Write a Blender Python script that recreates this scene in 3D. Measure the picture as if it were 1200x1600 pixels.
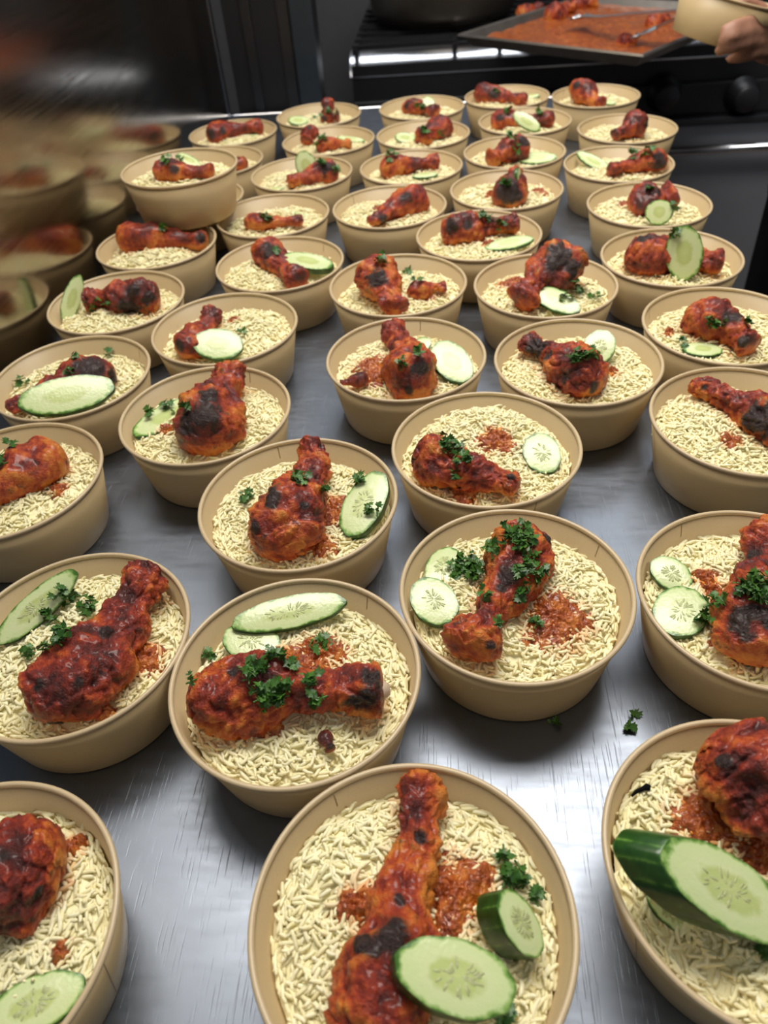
import bpy, bmesh, math, random
import numpy as np
from mathutils import Vector, Matrix, noise as mnoise

# ------------------------------------------------------------------ clear
for o in list(bpy.data.objects): bpy.data.objects.remove(o, do_unlink=True)
scn = bpy.context.scene
COL = scn.collection

# ------------------------------------------------------------------ camera (fitted to the bowl rims, table top is z = 0)
BH = 0.058                                   # bowl height
FPX = 1165.98                                # focal length in pixels of the 1200 x 1600 frame
CAM = np.array([0.0, 0.0, 0.35866 + BH])
FW = np.array([0.0, 0.73780079, -0.67501851])
RT = np.array([0.99606127, -0.05985225, -0.065419])
UP = np.array([0.08866756, 0.6723598, 0.7348948])
TURN = math.atan(.115)                       # turns the fitted frame so that the table runs along y
ROT = np.array([[math.cos(TURN), -math.sin(TURN), 0], [math.sin(TURN), math.cos(TURN), 0], [0, 0, 1]])
FW, RT, UP = ROT@FW, ROT@RT, ROT@UP
cd = bpy.data.cameras.new('camera')
cam = bpy.data.objects.new('camera', cd); COL.objects.link(cam)
cd.sensor_fit = 'AUTO'; cd.sensor_width = 36.0; cd.lens = FPX*36.0/1600.0
cd.clip_start = 0.01; cd.clip_end = 50
cam.matrix_world = Matrix(((RT[0], UP[0], -FW[0], CAM[0]), (RT[1], UP[1], -FW[1], CAM[1]),
                           (RT[2], UP[2], -FW[2], CAM[2]), (0, 0, 0, 1)))
cd.dof.use_dof = True; cd.dof.focus_distance = 0.48; cd.dof.aperture_fstop = 9.0
scn.camera = cam

# ------------------------------------------------------------------ world, lamps, exposure
w = bpy.data.worlds.new('world'); scn.world = w; w.use_nodes = True
bg = w.node_tree.nodes['Background']
bg.inputs[0].default_value = (0.86, 0.93, 1.0, 1); bg.inputs[1].default_value = 0.11
def area(name, loc, sx, sy, power, col=(1, .97, .93), target=None):
    l = bpy.data.lights.new(name, 'AREA'); l.shape = 'RECTANGLE'; l.size = sx; l.size_y = sy
    l.energy = power; l.color = col
    o = bpy.data.objects.new(name, l); COL.objects.link(o); o.location = loc
    if target is not None:
        o.rotation_euler = (Vector(target)-Vector(loc)).to_track_quat('-Z', 'Y').to_euler()
    return o
area('ceiling_panel_or_fill', (-0.05, 0.98, 1.75), 1.5, 0.6, 32, (1, .955, .88))
area('ceiling_panel_or_fill', (0.35, -0.95, 1.75), 1.2, 0.5, 2, (1, .955, .88))  # added fill lamp behind the camera, lightens the bowl fronts; no known panel
area('ceiling_panel_or_fill', (0.20, 2.55, 1.75), 1.5, 0.6, 10, (.93, .97, 1))
scn.view_settings.view_transform = 'Standard'
scn.view_settings.look = 'None'
scn.view_settings.gamma = 1.0
scn.view_settings.use_curve_mapping = False
scn.view_settings.exposure = 0.50

# ------------------------------------------------------------------ projection helpers
def proj(P):
    d = np.asarray(P, float)-CAM
    z = d@FW
    return np.stack([600+FPX*(d@RT)/z, 800-FPX*(d@UP)/z], -1), z
def ray(px, py): return FW+RT*(px-600)/FPX-UP*(py-800)/FPX
def unproj(px, py, z):
    d = ray(px, py); return CAM+d*((z-CAM[2])/d[2])
def unproj_plane(px, py, p0, n):
    d = ray(px, py); return CAM+d*(((p0-CAM)@n)/(d@n))
def depth(P): return (np.asarray(P)-CAM)@FW

# ------------------------------------------------------------------ object helpers
def tag(o, label=None, cat=None, group=None, kind=None):
    if label: o['label'] = label
    if cat: o['category'] = cat
    if group: o['group'] = group
    if kind: o['kind'] = kind
    return o
def empty(name, loc, label=None, cat=None, group=None):
    o = bpy.data.objects.new(name, None); o.empty_display_size = .02
    COL.objects.link(o); o.location = loc
    return tag(o, label, cat, group)
def link(name, me, mat, parent=None, loc=(0, 0, 0)):
    o = bpy.data.objects.new(name, me); COL.objects.link(o); o.location = loc
    if mat is not None and not me.materials: me.materials.append(mat)
    if parent is not None: o.parent = parent
    return o
def mesh_np(name, V, F, smooth=True, attrs=None):
    """V (n,3); F list of (k,m) index arrays (m = 3 or 4)."""
    me = bpy.data.meshes.new(name)
    V = np.ascontiguousarray(V, dtype=np.float32)
    if isinstance(F, np.ndarray): F = [F]
    F = [np.asarray(f, dtype=np.int32) for f in F if len(f)]
    nl = sum(f.size for f in F); nf = sum(len(f) for f in F)
    me.vertices.add(len(V)); me.vertices.foreach_set('co', V.ravel())
    me.loops.add(nl); me.polygons.add(nf)
    me.loops.foreach_set('vertex_index', np.concatenate([f.ravel() for f in F]))
    sizes = np.concatenate([np.full(len(f), f.shape[1], np.int32) for f in F])
    starts = np.concatenate([[0], np.cumsum(sizes)[:-1]]).astype(np.int32)
    me.polygons.foreach_set('loop_start', starts)
    me.polygons.foreach_set('use_smooth', np.full(nf, smooth))
    for k, a in (attrs or {}).items():
        at = me.attributes.new(k, 'FLOAT', 'POINT'); at.data.foreach_set('value', np.ascontiguousarray(a, np.float32))
    me.update(calc_edges=True); me.validate()
    return me
def lathe_data(prof, seg, closed=False):
    prof = np.asarray(prof, float); n = len(prof)
    a = np.arange(seg)*2*math.pi/seg
    V = np.zeros((n, seg, 3))
    V[:, :, 0] = prof[:, 0:1]*np.cos(a); V[:, :, 1] = prof[:, 0:1]*np.sin(a); V[:, :, 2] = prof[:, 1:2]
    i = np.arange(n if closed else n-1)[:, None]; j = np.arange(seg)[None]
    i2 = (i+1) % n; j2 = (j+1) % seg
    F = np.stack([i*seg+j, i*seg+j2, i2*seg+j2, i2*seg+j], -1).reshape(-1, 4)
    return V.reshape(-1, 3), F
def lathe(name, prof, seg=64, closed=False): return mesh_np(name, *lathe_data(prof, seg, closed))
def box_bm(bm, lo, hi, bevel=0.0):
    r = bmesh.ops.create_cube(bm, size=1.0)
    for v in r['verts']:
        v.co = Vector([lo[k]+(v.co[k]+.5)*(hi[k]-lo[k]) for k in range(3)])
    if bevel:
        es = list({e for v in r['verts'] for e in v.link_edges})
        bmesh.ops.bevel(bm, geom=es, offset=bevel, segments=3, profile=.6, affect='EDGES')
def bm_mesh(name, bm, smooth=False):
    me = bpy.data.meshes.new(name); bm.to_mesh(me); bm.free()
    if smooth: me.polygons.foreach_set('use_smooth', np.full(len(me.polygons), True))
    return me
def box(name, lo, hi, mat, parent=None, bevel=0.0):
    bm = bmesh.new(); box_bm(bm, lo, hi, bevel)
    return link(name, bm_mesh(name, bm), mat, parent)
def tube_data(P, r, seg=12, cap=True):
    P = np.asarray(P, float); n = len(P); r = np.broadcast_to(np.asarray(r, float), (n,))
    T = np.gradient(P, axis=0); T /= np.linalg.norm(T, axis=1)[:, None]+1e-12
    ref = np.array([0, 0, 1.]) if abs(T[0][2]) < .9 else np.array([1., 0, 0])
    V = []
    for k in range(n):
        s = np.cross(T[k], ref); s /= np.linalg.norm(s); u = np.cross(s, T[k])
        a = np.arange(seg)*2*math.pi/seg
        V.append(P[k]+r[k]*(np.cos(a)[:, None]*s+np.sin(a)[:, None]*u))
    V = np.concatenate(V)
    i = np.arange(n-1)[:, None]; j = np.arange(seg)[None]; j2 = (j+1) % seg
    F = [np.stack([i*seg+j, i*seg+j2, (i+1)*seg+j2, (i+1)*seg+j], -1).reshape(-1, 4)]
    if cap:
        c0 = len(V); V = np.concatenate([V, P[:1], P[-1:]]); jj = np.arange(seg)
        F.append(np.stack([jj, np.full(seg, c0), (jj+1) % seg], -1)[:, ::1])
        F.append(np.stack([(n-1)*seg+jj, (n-1)*seg+(jj+1) % seg, np.full(seg, c0+1)], -1))
    return V, F
def fbm(p, s, seed=0.0):
    return mnoise.noise(Vector((p[0]*s+seed*7.13, p[1]*s-seed*3.7, p[2]*s+seed*1.91)))

# ------------------------------------------------------------------ materials (procedural)
def mat(name):
    m = bpy.data.materials.new(name); m.use_nodes = True
    nt = m.node_tree; b = nt.nodes['Principled BSDF']
    return m, nt, b
def N(nt, t, **kw):
    n = nt.nodes.new(t)
    for k, v in kw.items():
        if hasattr(n, k): setattr(n, k, v)
        else: n.inputs[k.replace('_', ' ')].default_value = v
    return n
def ramp(nt, stops, fac=None):
    r = nt.nodes.new('ShaderNodeValToRGB'); e = r.color_ramp.elements
    while len(e) < len(stops): e.new(.5)
    for el, (p, c) in zip(e, stops): el.position = p; el.color = (*c, 1)
    if fac is not None: nt.links.new(fac, r.inputs[0])
    return r
def mix(nt, fac, a, b, mode='MIX'):
    m = nt.nodes.new('ShaderNodeMix'); m.data_type = 'RGBA'; m.blend_type = mode
    for s, v in ((m.inputs[0], fac), (m.inputs[6], a), (m.inputs[7], b)):
        if isinstance(v, bpy.types.NodeSocket): nt.links.new(v, s)
        elif isinstance(v, (int, float)): s.default_value = v
        else: s.default_value = (*v, 1)
    return m.outputs[2]
def noise_tex(nt, scale, detail=3, rough=.55, coord='Object', stretch=None):
    tc = nt.nodes.new('ShaderNodeTexCoord'); src = tc.outputs[coord]
    if stretch:
        mp = nt.nodes.new('ShaderNodeMapping'); mp.inputs['Scale'].default_value = stretch
        if len(stretch) == 3: nt.links.new(src, mp.inputs[0]); src = mp.outputs[0]
    n = nt.nodes.new('ShaderNodeTexNoise'); n.inputs['Scale'].default_value = scale
    n.inputs['Detail'].default_value = detail; n.inputs['Roughness'].default_value = rough
    nt.links.new(src, n.inputs['Vector']); return n.outputs[0]
def bump(nt, b, h, strength, dist):
    bp = nt.nodes.new('ShaderNodeBump'); bp.inputs['Strength'].default_value = strength
    bp.inputs['Distance'].default_value = dist; nt.links.new(h, bp.inputs['Height'])
    nt.links.new(bp.outputs[0], b.inputs['Normal'])
def attr(nt, name):
    a = nt.nodes.new('ShaderNodeAttribute'); a.attribute_name = name; return a.outputs['Fac']
def mapr(nt, v, a, b, c, d):
    m = nt.nodes.new('ShaderNodeMapRange'); nt.links.new(v, m.inputs[0])
    for i, x in enumerate((a, b, c, d)): m.inputs[1+i].default_value = x
    return m.outputs[0]
def simple(name, col, rough=.5, metal=0.0, var=.12, scale=40, spec=.5):
    m, nt, b = mat(name)
    n = noise_tex(nt, scale)
    c = mix(nt, n, tuple(x*(1-var) for x in col), tuple(min(1, x*(1+var)) for x in col))
    nt.links.new(c, b.inputs['Base Color']); b.inputs['Roughness'].default_value = rough
    b.inputs['Metallic'].default_value = metal; b.inputs['Specular IOR Level'].default_value = spec
    return m

def m_kraft():
    m, nt, b = mat('kraft_paper')
    n1 = noise_tex(nt, 55, 4); n2 = noise_tex(nt, 900, 2)
    c = mix(nt, n1, (.49, .362, .190), (.54, .405, .215))
    c = mix(nt, mapr(nt, n2, .35, .75, 0, .35), c, (.445, .32, .165))
    nt.links.new(c, b.inputs['Base Color']); b.inputs['Roughness'].default_value = .42
    b.inputs['Specular IOR Level'].default_value = .45
    bump(nt, b, n2, .12, .0004); return m
def m_rim():
    m, nt, b = mat('kraft_rolled_rim')
    n2 = noise_tex(nt, 300, 2)
    nt.links.new(mix(nt, n2, (.56, .425, .25), (.63, .49, .30)), b.inputs['Base Color'])
    b.inputs['Roughness'].default_value = .34; return m
def m_rice():
    m, nt, b = mat('basmati_rice')
    t = attr(nt, 'tint'); s = attr(nt, 'stain')
    c = ramp(nt, [(0, (.84, .74, .38)), (.35, (.91, .835, .49)), (1, (.96, .91, .62))], t).outputs[0]
    c = mix(nt, mapr(nt, s, .25, 1, 0, 1), c, (.76, .27, .035))
    nt.links.new(c, b.inputs['Base Color']); b.inputs['Roughness'].default_value = .45; b.inputs['Specular IOR Level'].default_value = .35
    return m
def m_chicken():
    m, nt, b = mat('roasted_chicken')
    t = attr(nt, 'tone'); ch = attr(nt, 'char')
    n1 = noise_tex(nt, 130, 6, .68); n2 = noise_tex(nt, 600, 4, .65); n3 = noise_tex(nt, 62, 7, .72)
    tt = nt.nodes.new('ShaderNodeMath'); tt.operation = 'ADD'
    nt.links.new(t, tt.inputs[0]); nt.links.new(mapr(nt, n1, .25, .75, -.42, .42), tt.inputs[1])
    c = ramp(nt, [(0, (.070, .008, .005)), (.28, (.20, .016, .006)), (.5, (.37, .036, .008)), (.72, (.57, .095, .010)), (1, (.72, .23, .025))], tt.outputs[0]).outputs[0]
    blk = nt.nodes.new('ShaderNodeMath'); blk.operation = 'ADD'
    nt.links.new(ch, blk.inputs[0]); nt.links.new(mapr(nt, n1, .25, .75, -.45, .45), blk.inputs[1])
    spots = mapr(nt, n3, .59, .66, 0, .8)
    bk = nt.nodes.new('ShaderNodeMath'); bk.operation = 'MAXIMUM'
    nt.links.new(mapr(nt, blk.outputs[0], .30, .70, 0, 1), bk.inputs[0]); nt.links.new(spots, bk.inputs[1])
    c = mix(nt, bk.outputs[0], c, ramp(nt, [(.35, (.012, .007, .007)), (.62, (.045, .016, .011))], n2).outputs[0])
    nt.links.new(c, b.inputs['Base Color'])
    nt.links.new(mapr(nt, n2, .3, .7, .28, .60), b.inputs['Roughness'])
    nt.links.new(mapr(nt, ch, .2, .8, .26, .10), b.inputs['Coat Weight']); b.inputs['Coat Roughness'].default_value = .15
    h = nt.nodes.new('ShaderNodeMath'); h.operation = 'ADD'
    nt.links.new(n1, h.inputs[0]); nt.links.new(mapr(nt, n2, 0, 1, 0, .5), h.inputs[1])
    bump(nt, b, h.outputs[0], 1.0, .0028); return m
def m_sauce():
    m, nt, b = mat('masala_sauce')
    n1 = noise_tex(nt, 130, 5, .65); n2 = noise_tex(nt, 500, 3, .6)
    c = ramp(nt, [(.3, (.16, .020, .005)), (.5, (.42, .082, .008)), (.72, (.66, .22, .02))], n1).outputs[0]
    nt.links.new(c, b.inputs['Base Color']); nt.links.new(mapr(nt, n2, .3, .7, .14, .42), b.inputs['Roughness'])
    b.inputs['Coat Weight'].default_value = .5; b.inputs['Coat Roughness'].default_value = .1
    bump(nt, b, n2, .9, .0022); return m
def m_flesh():
    m, nt, b = mat('cucumber_flesh')
    r = attr(nt, 'rad'); n1 = noise_tex(nt, 160, 3); n2 = noise_tex(nt, 500, 2)
    rr = nt.nodes.new('ShaderNodeMath'); rr.operation = 'ADD'; nt.links.new(r, rr.inputs[0])
    nt.links.new(mapr(nt, n1, .3, .7, -.07, .07), rr.inputs[1])
    c = ramp(nt, [(0, (.58, .66, .27)), (.38, (.52, .60, .22)), (.52, (.68, .75, .40)), (.86, (.63, .73, .36)), (.935, (.27, .44, .11)), (.985, (.06, .16, .022))], rr.outputs[0]).outputs[0]
    nt.links.new(c, b.inputs['Base Color']); b.inputs['Roughness'].default_value = .22
    b.inputs['Subsurface Weight'].default_value = .15; b.inputs['Subsurface Radius'].default_value = (.003, .004, .002); b.inputs['Subsurface Scale'].default_value = 1.0
    bump(nt, b, n2, .25, .0006); return m
def m_rind():
    m, nt, b = mat('cucumber_rind')
    a = attr(nt, 'stripe'); n1 = noise_tex(nt, 220, 3)
    s = nt.nodes.new('ShaderNodeMath'); s.operation = 'ADD'; nt.links.new(a, s.inputs[0]); nt.links.new(mapr(nt, n1, .3, .7, -.25, .25), s.inputs[1])
    c = ramp(nt, [(0, (.012, .050, .008)), (.6, (.030, .10, .014)), (.95, (.13, .27, .045))], s.outputs[0]).outputs[0]
    nt.links.new(c, b.inputs['Base Color']); b.inputs['Roughness'].default_value = .3; return m
def m_herb():
    m, nt, b = mat('coriander_leaf')
    n1 = noise_tex(nt, 260, 2); t = attr(nt, 'tint')
    c = mix(nt, t, (.022, .085, .010), (.085, .21, .03))
    c = mix(nt, mapr(nt, n1, .4, .7, 0, .5), c, (.030, .095, .012))
    nt.links.new(c, b.inputs['Base Color']); b.inputs['Roughness'].default_value = .42; return m
def m_brushed(name, lo, hi, rlo, rhi, stretch, scale=6, bumpd=.0002, scratch=False, aniso=0.0):
    m, nt, b = mat(name)
    n1 = noise_tex(nt, scale, 4, .6, stretch=stretch); n2 = noise_tex(nt, 3.0, 3)
    f = n1
    c = mix(nt, n1, lo, hi)
    nt.links.new(c, b.inputs['Base Color']); b.inputs['Metallic'].default_value = 1.0
    rg = mapr(nt, n1, .3, .7, rlo, rhi)
    if scratch:
        tc = nt.nodes.new('ShaderNodeTexCoord'); acc = None
        for k, (ang, sc) in enumerate(((.3, 300), (.9, 260), (1.9, 330), (2.6, 280))):
            mp = nt.nodes.new('ShaderNodeMapping'); mp.inputs['Rotation'].default_value = (0, 0, ang); mp.inputs['Scale'].default_value = (1.0, .025, 1)
            nz = nt.nodes.new('ShaderNodeTexNoise'); nz.inputs['Scale'].default_value = sc*3; nz.inputs['Detail'].default_value = 2
            nt.links.new(tc.outputs['Object'], mp.inputs[0]); nt.links.new(mp.outputs[0], nz.inputs['Vector'])
            v = mapr(nt, nz.outputs[0], .66, .72, 0, 1)
            if acc is None: acc = v
            else:
                mx = nt.nodes.new('ShaderNodeMath'); mx.operation = 'MAXIMUM'; nt.links.new(acc, mx.inputs[0]); nt.links.new(v, mx.inputs[1]); acc = mx.outputs[0]
        add = nt.nodes.new('ShaderNodeMath'); add.operation = 'MULTIPLY_ADD'; nt.links.new(acc, add.inputs[0]); add.inputs[1].default_value = .10; nt.links.new(rg, add.inputs[2])
        rg = add.outputs[0]
        sm = nt.nodes.new('ShaderNodeMath'); sm.operation = 'MULTIPLY_ADD'; nt.links.new(acc, sm.inputs[0]); sm.inputs[1].default_value = -1.0; sm.inputs[2].default_value = .5; f = sm.outputs[0]
    nt.links.new(rg, b.inputs['Roughness'])
    b.inputs['Anisotropic'].default_value = aniso
    bump(nt, b, f, .25, bumpd); return m

KRAFT, RIM, RICE, CHICKEN, SAUCE = m_kraft(), m_rim(), m_rice(), m_chicken(), m_sauce()
FLESH, RIND, HERB = m_flesh(), m_rind(), m_herb()
SEAM = simple('kraft_seam', (.33, .23, .13), .6)
SEED = simple('cucumber_seed', (.46, .50, .24), .3)
BONE = simple('bone', (.62, .47, .33), .35)
STEEL = m_brushed('brushed_steel_table', (.20, .222, .262), (.235, .258, .30), .36, .46, (.6, 3.0, 1.0), 60, .00022, True)
PANEL = m_brushed('dark_steel_panel', (.34, .31, .27), (.40, .365, .32), .12, .20, (1.0, 1.0, 26.0), 8, .0001)
TRIM = simple('steel_trim', (.30, .33, .39), .3, 1.0)
BLACK = simple('black_enamel', (.012, .012, .014), .42)
DARK = simple('dark_steel', (.065, .068, .075), .3, .8)
TEAL = simple('dark_blue_steel', (.045, .058, .072), .4, .6)
CHROME = simple('chrome', (.80, .81, .84), .34, 1.0, .05)
RAIL = simple('polished_rail', (.70, .71, .75), .2, 1.0, .05)
FLOORM = simple('quarry_tile_floor', (.19, .14, .11), .45)
WALLM = simple('grey_wall', (.10, .10, .105), .5)
POTM = simple('blackened_pot', (.075, .063, .050), .42, .6, .3, 30)
OVEN = simple('oven_door_steel', (.26, .27, .30), .5, .5, .1, 8)
SKIN = simple('skin', (.40, .20, .13), .5, 0, .12, 60)
CLOTH = simple('black_cotton', (.005, .005, .006), .9, spec=.1)
HAIR = simple('dark_hair', (.015, .011, .009), .6)
TRAYM = simple('aged_tray_metal', (.30, .27, .235), .4, .9, .3, 25)

# ------------------------------------------------------------------ structure
DL = np.array([0.0, 1.0]); DR = np.array([1.0, 0.0])      # along the table, and along the stove front
ORG = (ROT@np.array([-.2776+.115*(1.70-1.365), 1.70, 0]))[:2]   # back left corner of the table
ANG = 0.0
def frame_obj(o):
    o.location = (ORG[0], ORG[1], 0); o.rotation_euler = (0, 0, ANG); return o
def fe(name, label, cat, group=None): return frame_obj(empty(name, (0, 0, 0), label, cat, group))
def to_local(p):
    d = np.array(p[:2])-ORG; return np.array([d@DR, d@DL])
def to_world(x, y, z=0):
    q = ORG+DR*x+DL*y; return np.array([q[0], q[1], z])

tag(frame_obj(box('floor', (-1.2, -3.2, -.93), (3.0, 2.0, -.90), FLOORM)), kind='structure')
tag(frame_obj(box('wall_back', (-1.2, 1.25, -.90), (3.0, 1.32, 1.8), WALLM)), kind='structure')

# steel table
t = fe('steel_table', 'scratched brushed stainless steel table under all the bowls', 'table')
TW = .742
box('table_top', (.001, -2.1, -.028), (TW, 0, 0), STEEL, t, .003)
box('back_edge', (.001, 0.0, -.035), (TW, .008, .001), RAIL, t, .002)
box('side_apron', (TW-.012, -2.1, -.09), (TW-.002, -.01, -.028), DARK, t)
for x in (.05, TW-.06):
    for y in (-2.03, -.09):
        box('table_leg', (x-.02, y-.02, -.90), (x+.02, y+.02, -.028), DARK, t)
box('lower_shelf', (.03, -2.05, -.62), (TW-.03, -.07, -.60), DARK, t)

# steel cabinet side on the left
yf = -1.06
t = fe('steel_cabinet', 'tall brushed steel cabinet side mirroring the bowls beside the table', 'cabinet')
box('side_panel', (-.6, yf, -.90), (-.002, -.022, 1.3), PANEL, t)
box('corner_trim', (-.032, -.022, -.90), (-.0005, .0, 1.3), TRIM, t, .003)
box('front_trim', (-.6, yf-.012, -.90), (-.006, yf, 1.3), TRIM, t)

# black upright between the cabinet and the stove
t = fe('black_upright', 'black vertical housing with blue-grey edge between cabinet and stove', 'housing')
box('housing_body', (.010, .030, -.90), (.186, .085, 1.3), BLACK, t)
box('brown_strip', (.048, .022, -.90), (.066, .030, 1.3), DARK, t)
box('edge_strip', (.142, .018, -.90), (.186, .030, 1.3), TEAL, t, .003)
box('inner_strip', (.118, .024, -.90), (.138, .030, 1.3), DARK, t)

# stove behind the table
RY = .43
t = fe('kitchen_range', 'black steel stove with bright front rail, knobs and oven handle', 'stove')
box('range_body', (.205, RY+.03, -.86), (2.3, 1.22, -.02), BLACK, t)
box('cooktop', (.20, RY+.112, -.02), (2.3, 1.2, .004), DARK, t, .003)
arc = [(RY+.112+.095*math.cos(a), -.092+.095*math.sin(a)) for a in np.linspace(math.radians(88), math.radians(152), 22)]
arc = arc+[(y+.012, z-.004) for y, z in arc[::-1]]
V = np.array([(x, y, z) for x in (.20, 2.3) for y, z in arc]); n_ = len(arc); j = np.arange(n_)
F = [np.stack([j, (j+1) % n_, n_+(j+1) % n_, n_+j], -1)]
link('front_rail', mesh_np('front_rail', V, F), RAIL, t)
box('control_panel', (.205, RY+.012, -.17), (2.3, RY+.03, -.098), BLACK, t, .004)
box('panel_ledge', (.205, RY-.02, -.185), (2.3, RY+.03, -.170), DARK, t, .003)
hz = unproj_plane(1120, 233, to_world(0, RY-.03), np.array([*DL, 0]))[2]
door = box('oven_door', (.83, RY+.004, -.80), (2.2, RY+.03, hz+.05), OVEN, t, .006)
box('oven_door', (.215, RY+.004, -.80), (.82, RY+.03, hz+.05), OVEN, t, .006)
V, F = tube_data([(x, RY-.03, hz) for x in (.86, 1.5, 2.17)], .011, 16)
h = link('oven_handle', mesh_np('oven_handle', V, F), RAIL, door)
for x in (.95, 2.1): box('handle_bracket', (x-.012, RY-.03, hz-.01), (x+.012, RY+.006, hz+.01), DARK, door)
for px, py in ((1040, 150), (1163, 152)):
    q = unproj_plane(px, py, to_world(0, RY-.01), np.array([*DL, 0])); lx, _ = to_local(q)
    V, F = lathe_data([(.001, -.045), (.026, -.045), (.030, -.040), (.034, -.004), (.042, .0), (.042, .006), (.001, .006)], 28)
    V = V[:, [0, 2, 1]]*np.array([1, 1, 1]); F = F[:, ::-1]
    k = link('knob', mesh_np('knob', V, F), BLACK, t, (lx, RY+.008, q[2]))
for gx in (.34, .70, 1.06, 1.42):
    for gy in (RY+.16, RY+.42): 
        bm = bmesh.new()
        for k in range(4): box_bm(bm, (gx-.13, gy-.12+k*.075, .012), (gx+.13, gy-.108+k*.075, .022))
        for sx in (-.13, .118): box_bm(bm, (gx+sx, gy-.13, .004), (gx+sx+.012, gy+.13, .016))
        link('pan_grate', bm_mesh('pan_grate', bm), BLACK, t)

# pot on the stove
pc = unproj(693, 50, .024); pl = to_local(pc)
pw = to_world(pl[0], pl[1]+.195)
t = empty('cooking_pot', (pw[0], pw[1], .022), 'large blackened round cooking pot on the stove', 'pot')
link('pot_body', lathe('pot_body', [(.001, .0), (.15, .0), (.178, .008), (.193, .03), (.198, .07), (.198, .24), (.203, .244), (.203, .25), (.194, .25), (.192, .07), (.17, .02), (.001, .012)], 72), POTM, t)
for s in (-1, 1):
    a = np.linspace(-.5, .5, 9); P = [(s*(.199+.045*math.cos(x*math.pi)), .10*x*1.4, .20) for x in a]
    V, F = tube_data(P, .008, 10); link('pot_handle', mesh_np('pot_handle', V, F), POTM, t)

# baking tray, turned on the stove so that one corner juts out
TZ = .040
c0, cl, cr = unproj(1003, 84, TZ+.025), unproj(722, 53, TZ+.025), unproj(1062, 42, TZ+.025)
ud = (cl-c0); UL = np.linalg.norm(ud); ud /= UL; vd = np.array([-ud[1], ud[0], 0]); vd *= np.sign(vd@(cr-c0)); VL = .50
c0 = c0.copy(); c0[2] = TZ
def tray_pt(u, v, z): return c0+ud*u+vd*v+np.array([0, 0, z])
t = empty('baking_tray', c0, 'shallow aged metal baking tray filled with orange sauce', 'tray')
def tray_ring(ins, z): return [tray_pt(u, v, z)-c0 for u, v in ((ins, ins), (UL-ins, ins), (UL-ins, VL-ins), (ins, VL-ins))]
rings = [tray_ring(.02, 0), tray_ring(.0, .025), tray_ring(-.008, .026), tray_ring(-.008, .023), tray_ring(-.004, .024)]
rings = [tray_ring(.018, .002), tray_ring(.003, .024), tray_ring(-.006, .0255), tray_ring(-.008, .022), tray_ring(-.002, .021), tray_ring(.018, -.001)]
V = np.array(rings).reshape(-1, 3)
F = [[a*4+b, a*4+(b+1) % 4, (a+1)*4+(b+1) % 4, (a+1)*4+b] for a in range(5) for b in range(4)]+[[0, 1, 2, 3], [23, 22, 21, 20]]
link('tray_shell', mesh_np('tray_shell', V, np.array(F), False), TRAYM, t)
def grid_sheet(name, pt, nu, nv, hf):
    V = []; 
    for i in range(nu):
        for j in range(nv): V.append(pt(i/(nu-1), j/(nv-1))+np.array([0, 0, hf(i/(nu-1), j/(nv-1))]))
    i = np.arange(nu-1)[:, None]; j = np.arange(nv-1)[None]
    F = np.stack([i*nv+j, (i+1)*nv+j, (i+1)*nv+j+1, i*nv+j+1], -1).reshape(-1, 4)
    return np.array(V), F
V, F = grid_sheet('s', lambda a, b: tray_pt(.012+a*(UL-.024), .012+b*(VL-.024), .010)-c0, 60, 60,
                  lambda a, b: .004*mnoise.noise(Vector((a*14, b*14, 3)))+.002*mnoise.noise(Vector((a*40, b*40, 5))))
sc = link('tray_sauce', mesh_np('tray_sauce', V, F), SAUCE, None, c0)
tag(sc, 'thick orange sauce spread across the baking tray', 'sauce', kind='stuff')

# ------------------------------------------------------------------ food builders
rng = np.random.default_rng(7)
random.seed(7)
RR = .0722                                     # radius of the rim bead's centre
def build_bowl_meshes():
    wall_out = [(.0600, .0008), (.0606, .0002), (.0612, .0012), (RR-.0002, .0560)]
    wall_in = [(RR-.0012, .0560), (.0600, .0046), (.0590, .0040)]
    wall = lathe('paper_wall', wall_out+wall_in, 96)
    base = lathe('bowl_base', [(.0005, .0030), (.0600, .0030), (.0600, .0042), (.0005, .0042)], 48)
    a = np.linspace(0, 2*math.pi, 13)[:-1]
    rim = lathe('rolled_rim', [(RR+.0016*math.cos(x), .0564+.0016*math.sin(x)) for x in a], 96, True)
    bm = bmesh.new()
    for k, (da0, da1, off) in enumerate(((-.0045, .0045, .00018), (-.008, .004, -.0013))):
        vs = []
        for z, r in ((.0022, .0613), (.0545, RR-.00035)):
            for q in range(5):
                x = da0+(da1-da0)*q/4; rr = r+off
                vs.append(bm.verts.new((rr*math.cos(x), rr*math.sin(x), z)))
        for q in range(4): bm.faces.new((vs[q], vs[q+1], vs[6+q], vs[5+q]))
    seam = bm_mesh('seam', bm, True)
    return wall, base, rim, seam
WALL, BASE, RIMM, SEAMM = build_bowl_meshes()
# the outer lap of the seam has the paper's own colour, only the inner joint reads dark
SEAMM.materials.append(KRAFT); SEAMM.materials.append(SEAM)
for i, p in enumerate(SEAMM.polygons): p.material_index = 1
def make_bowl(name, loc, rot, label, group='kraft paper bowls of rice and chicken'):
    e = empty(name, loc, label, 'bowl', group); e.rotation_euler = (0, 0, rot)
    wl = link('paper_wall', WALL, KRAFT, e); link('bowl_base', BASE, KRAFT, e)
    link('rolled_rim', RIMM, RIM, e); link('seam', SEAMM, None, wl)
    return e

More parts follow.
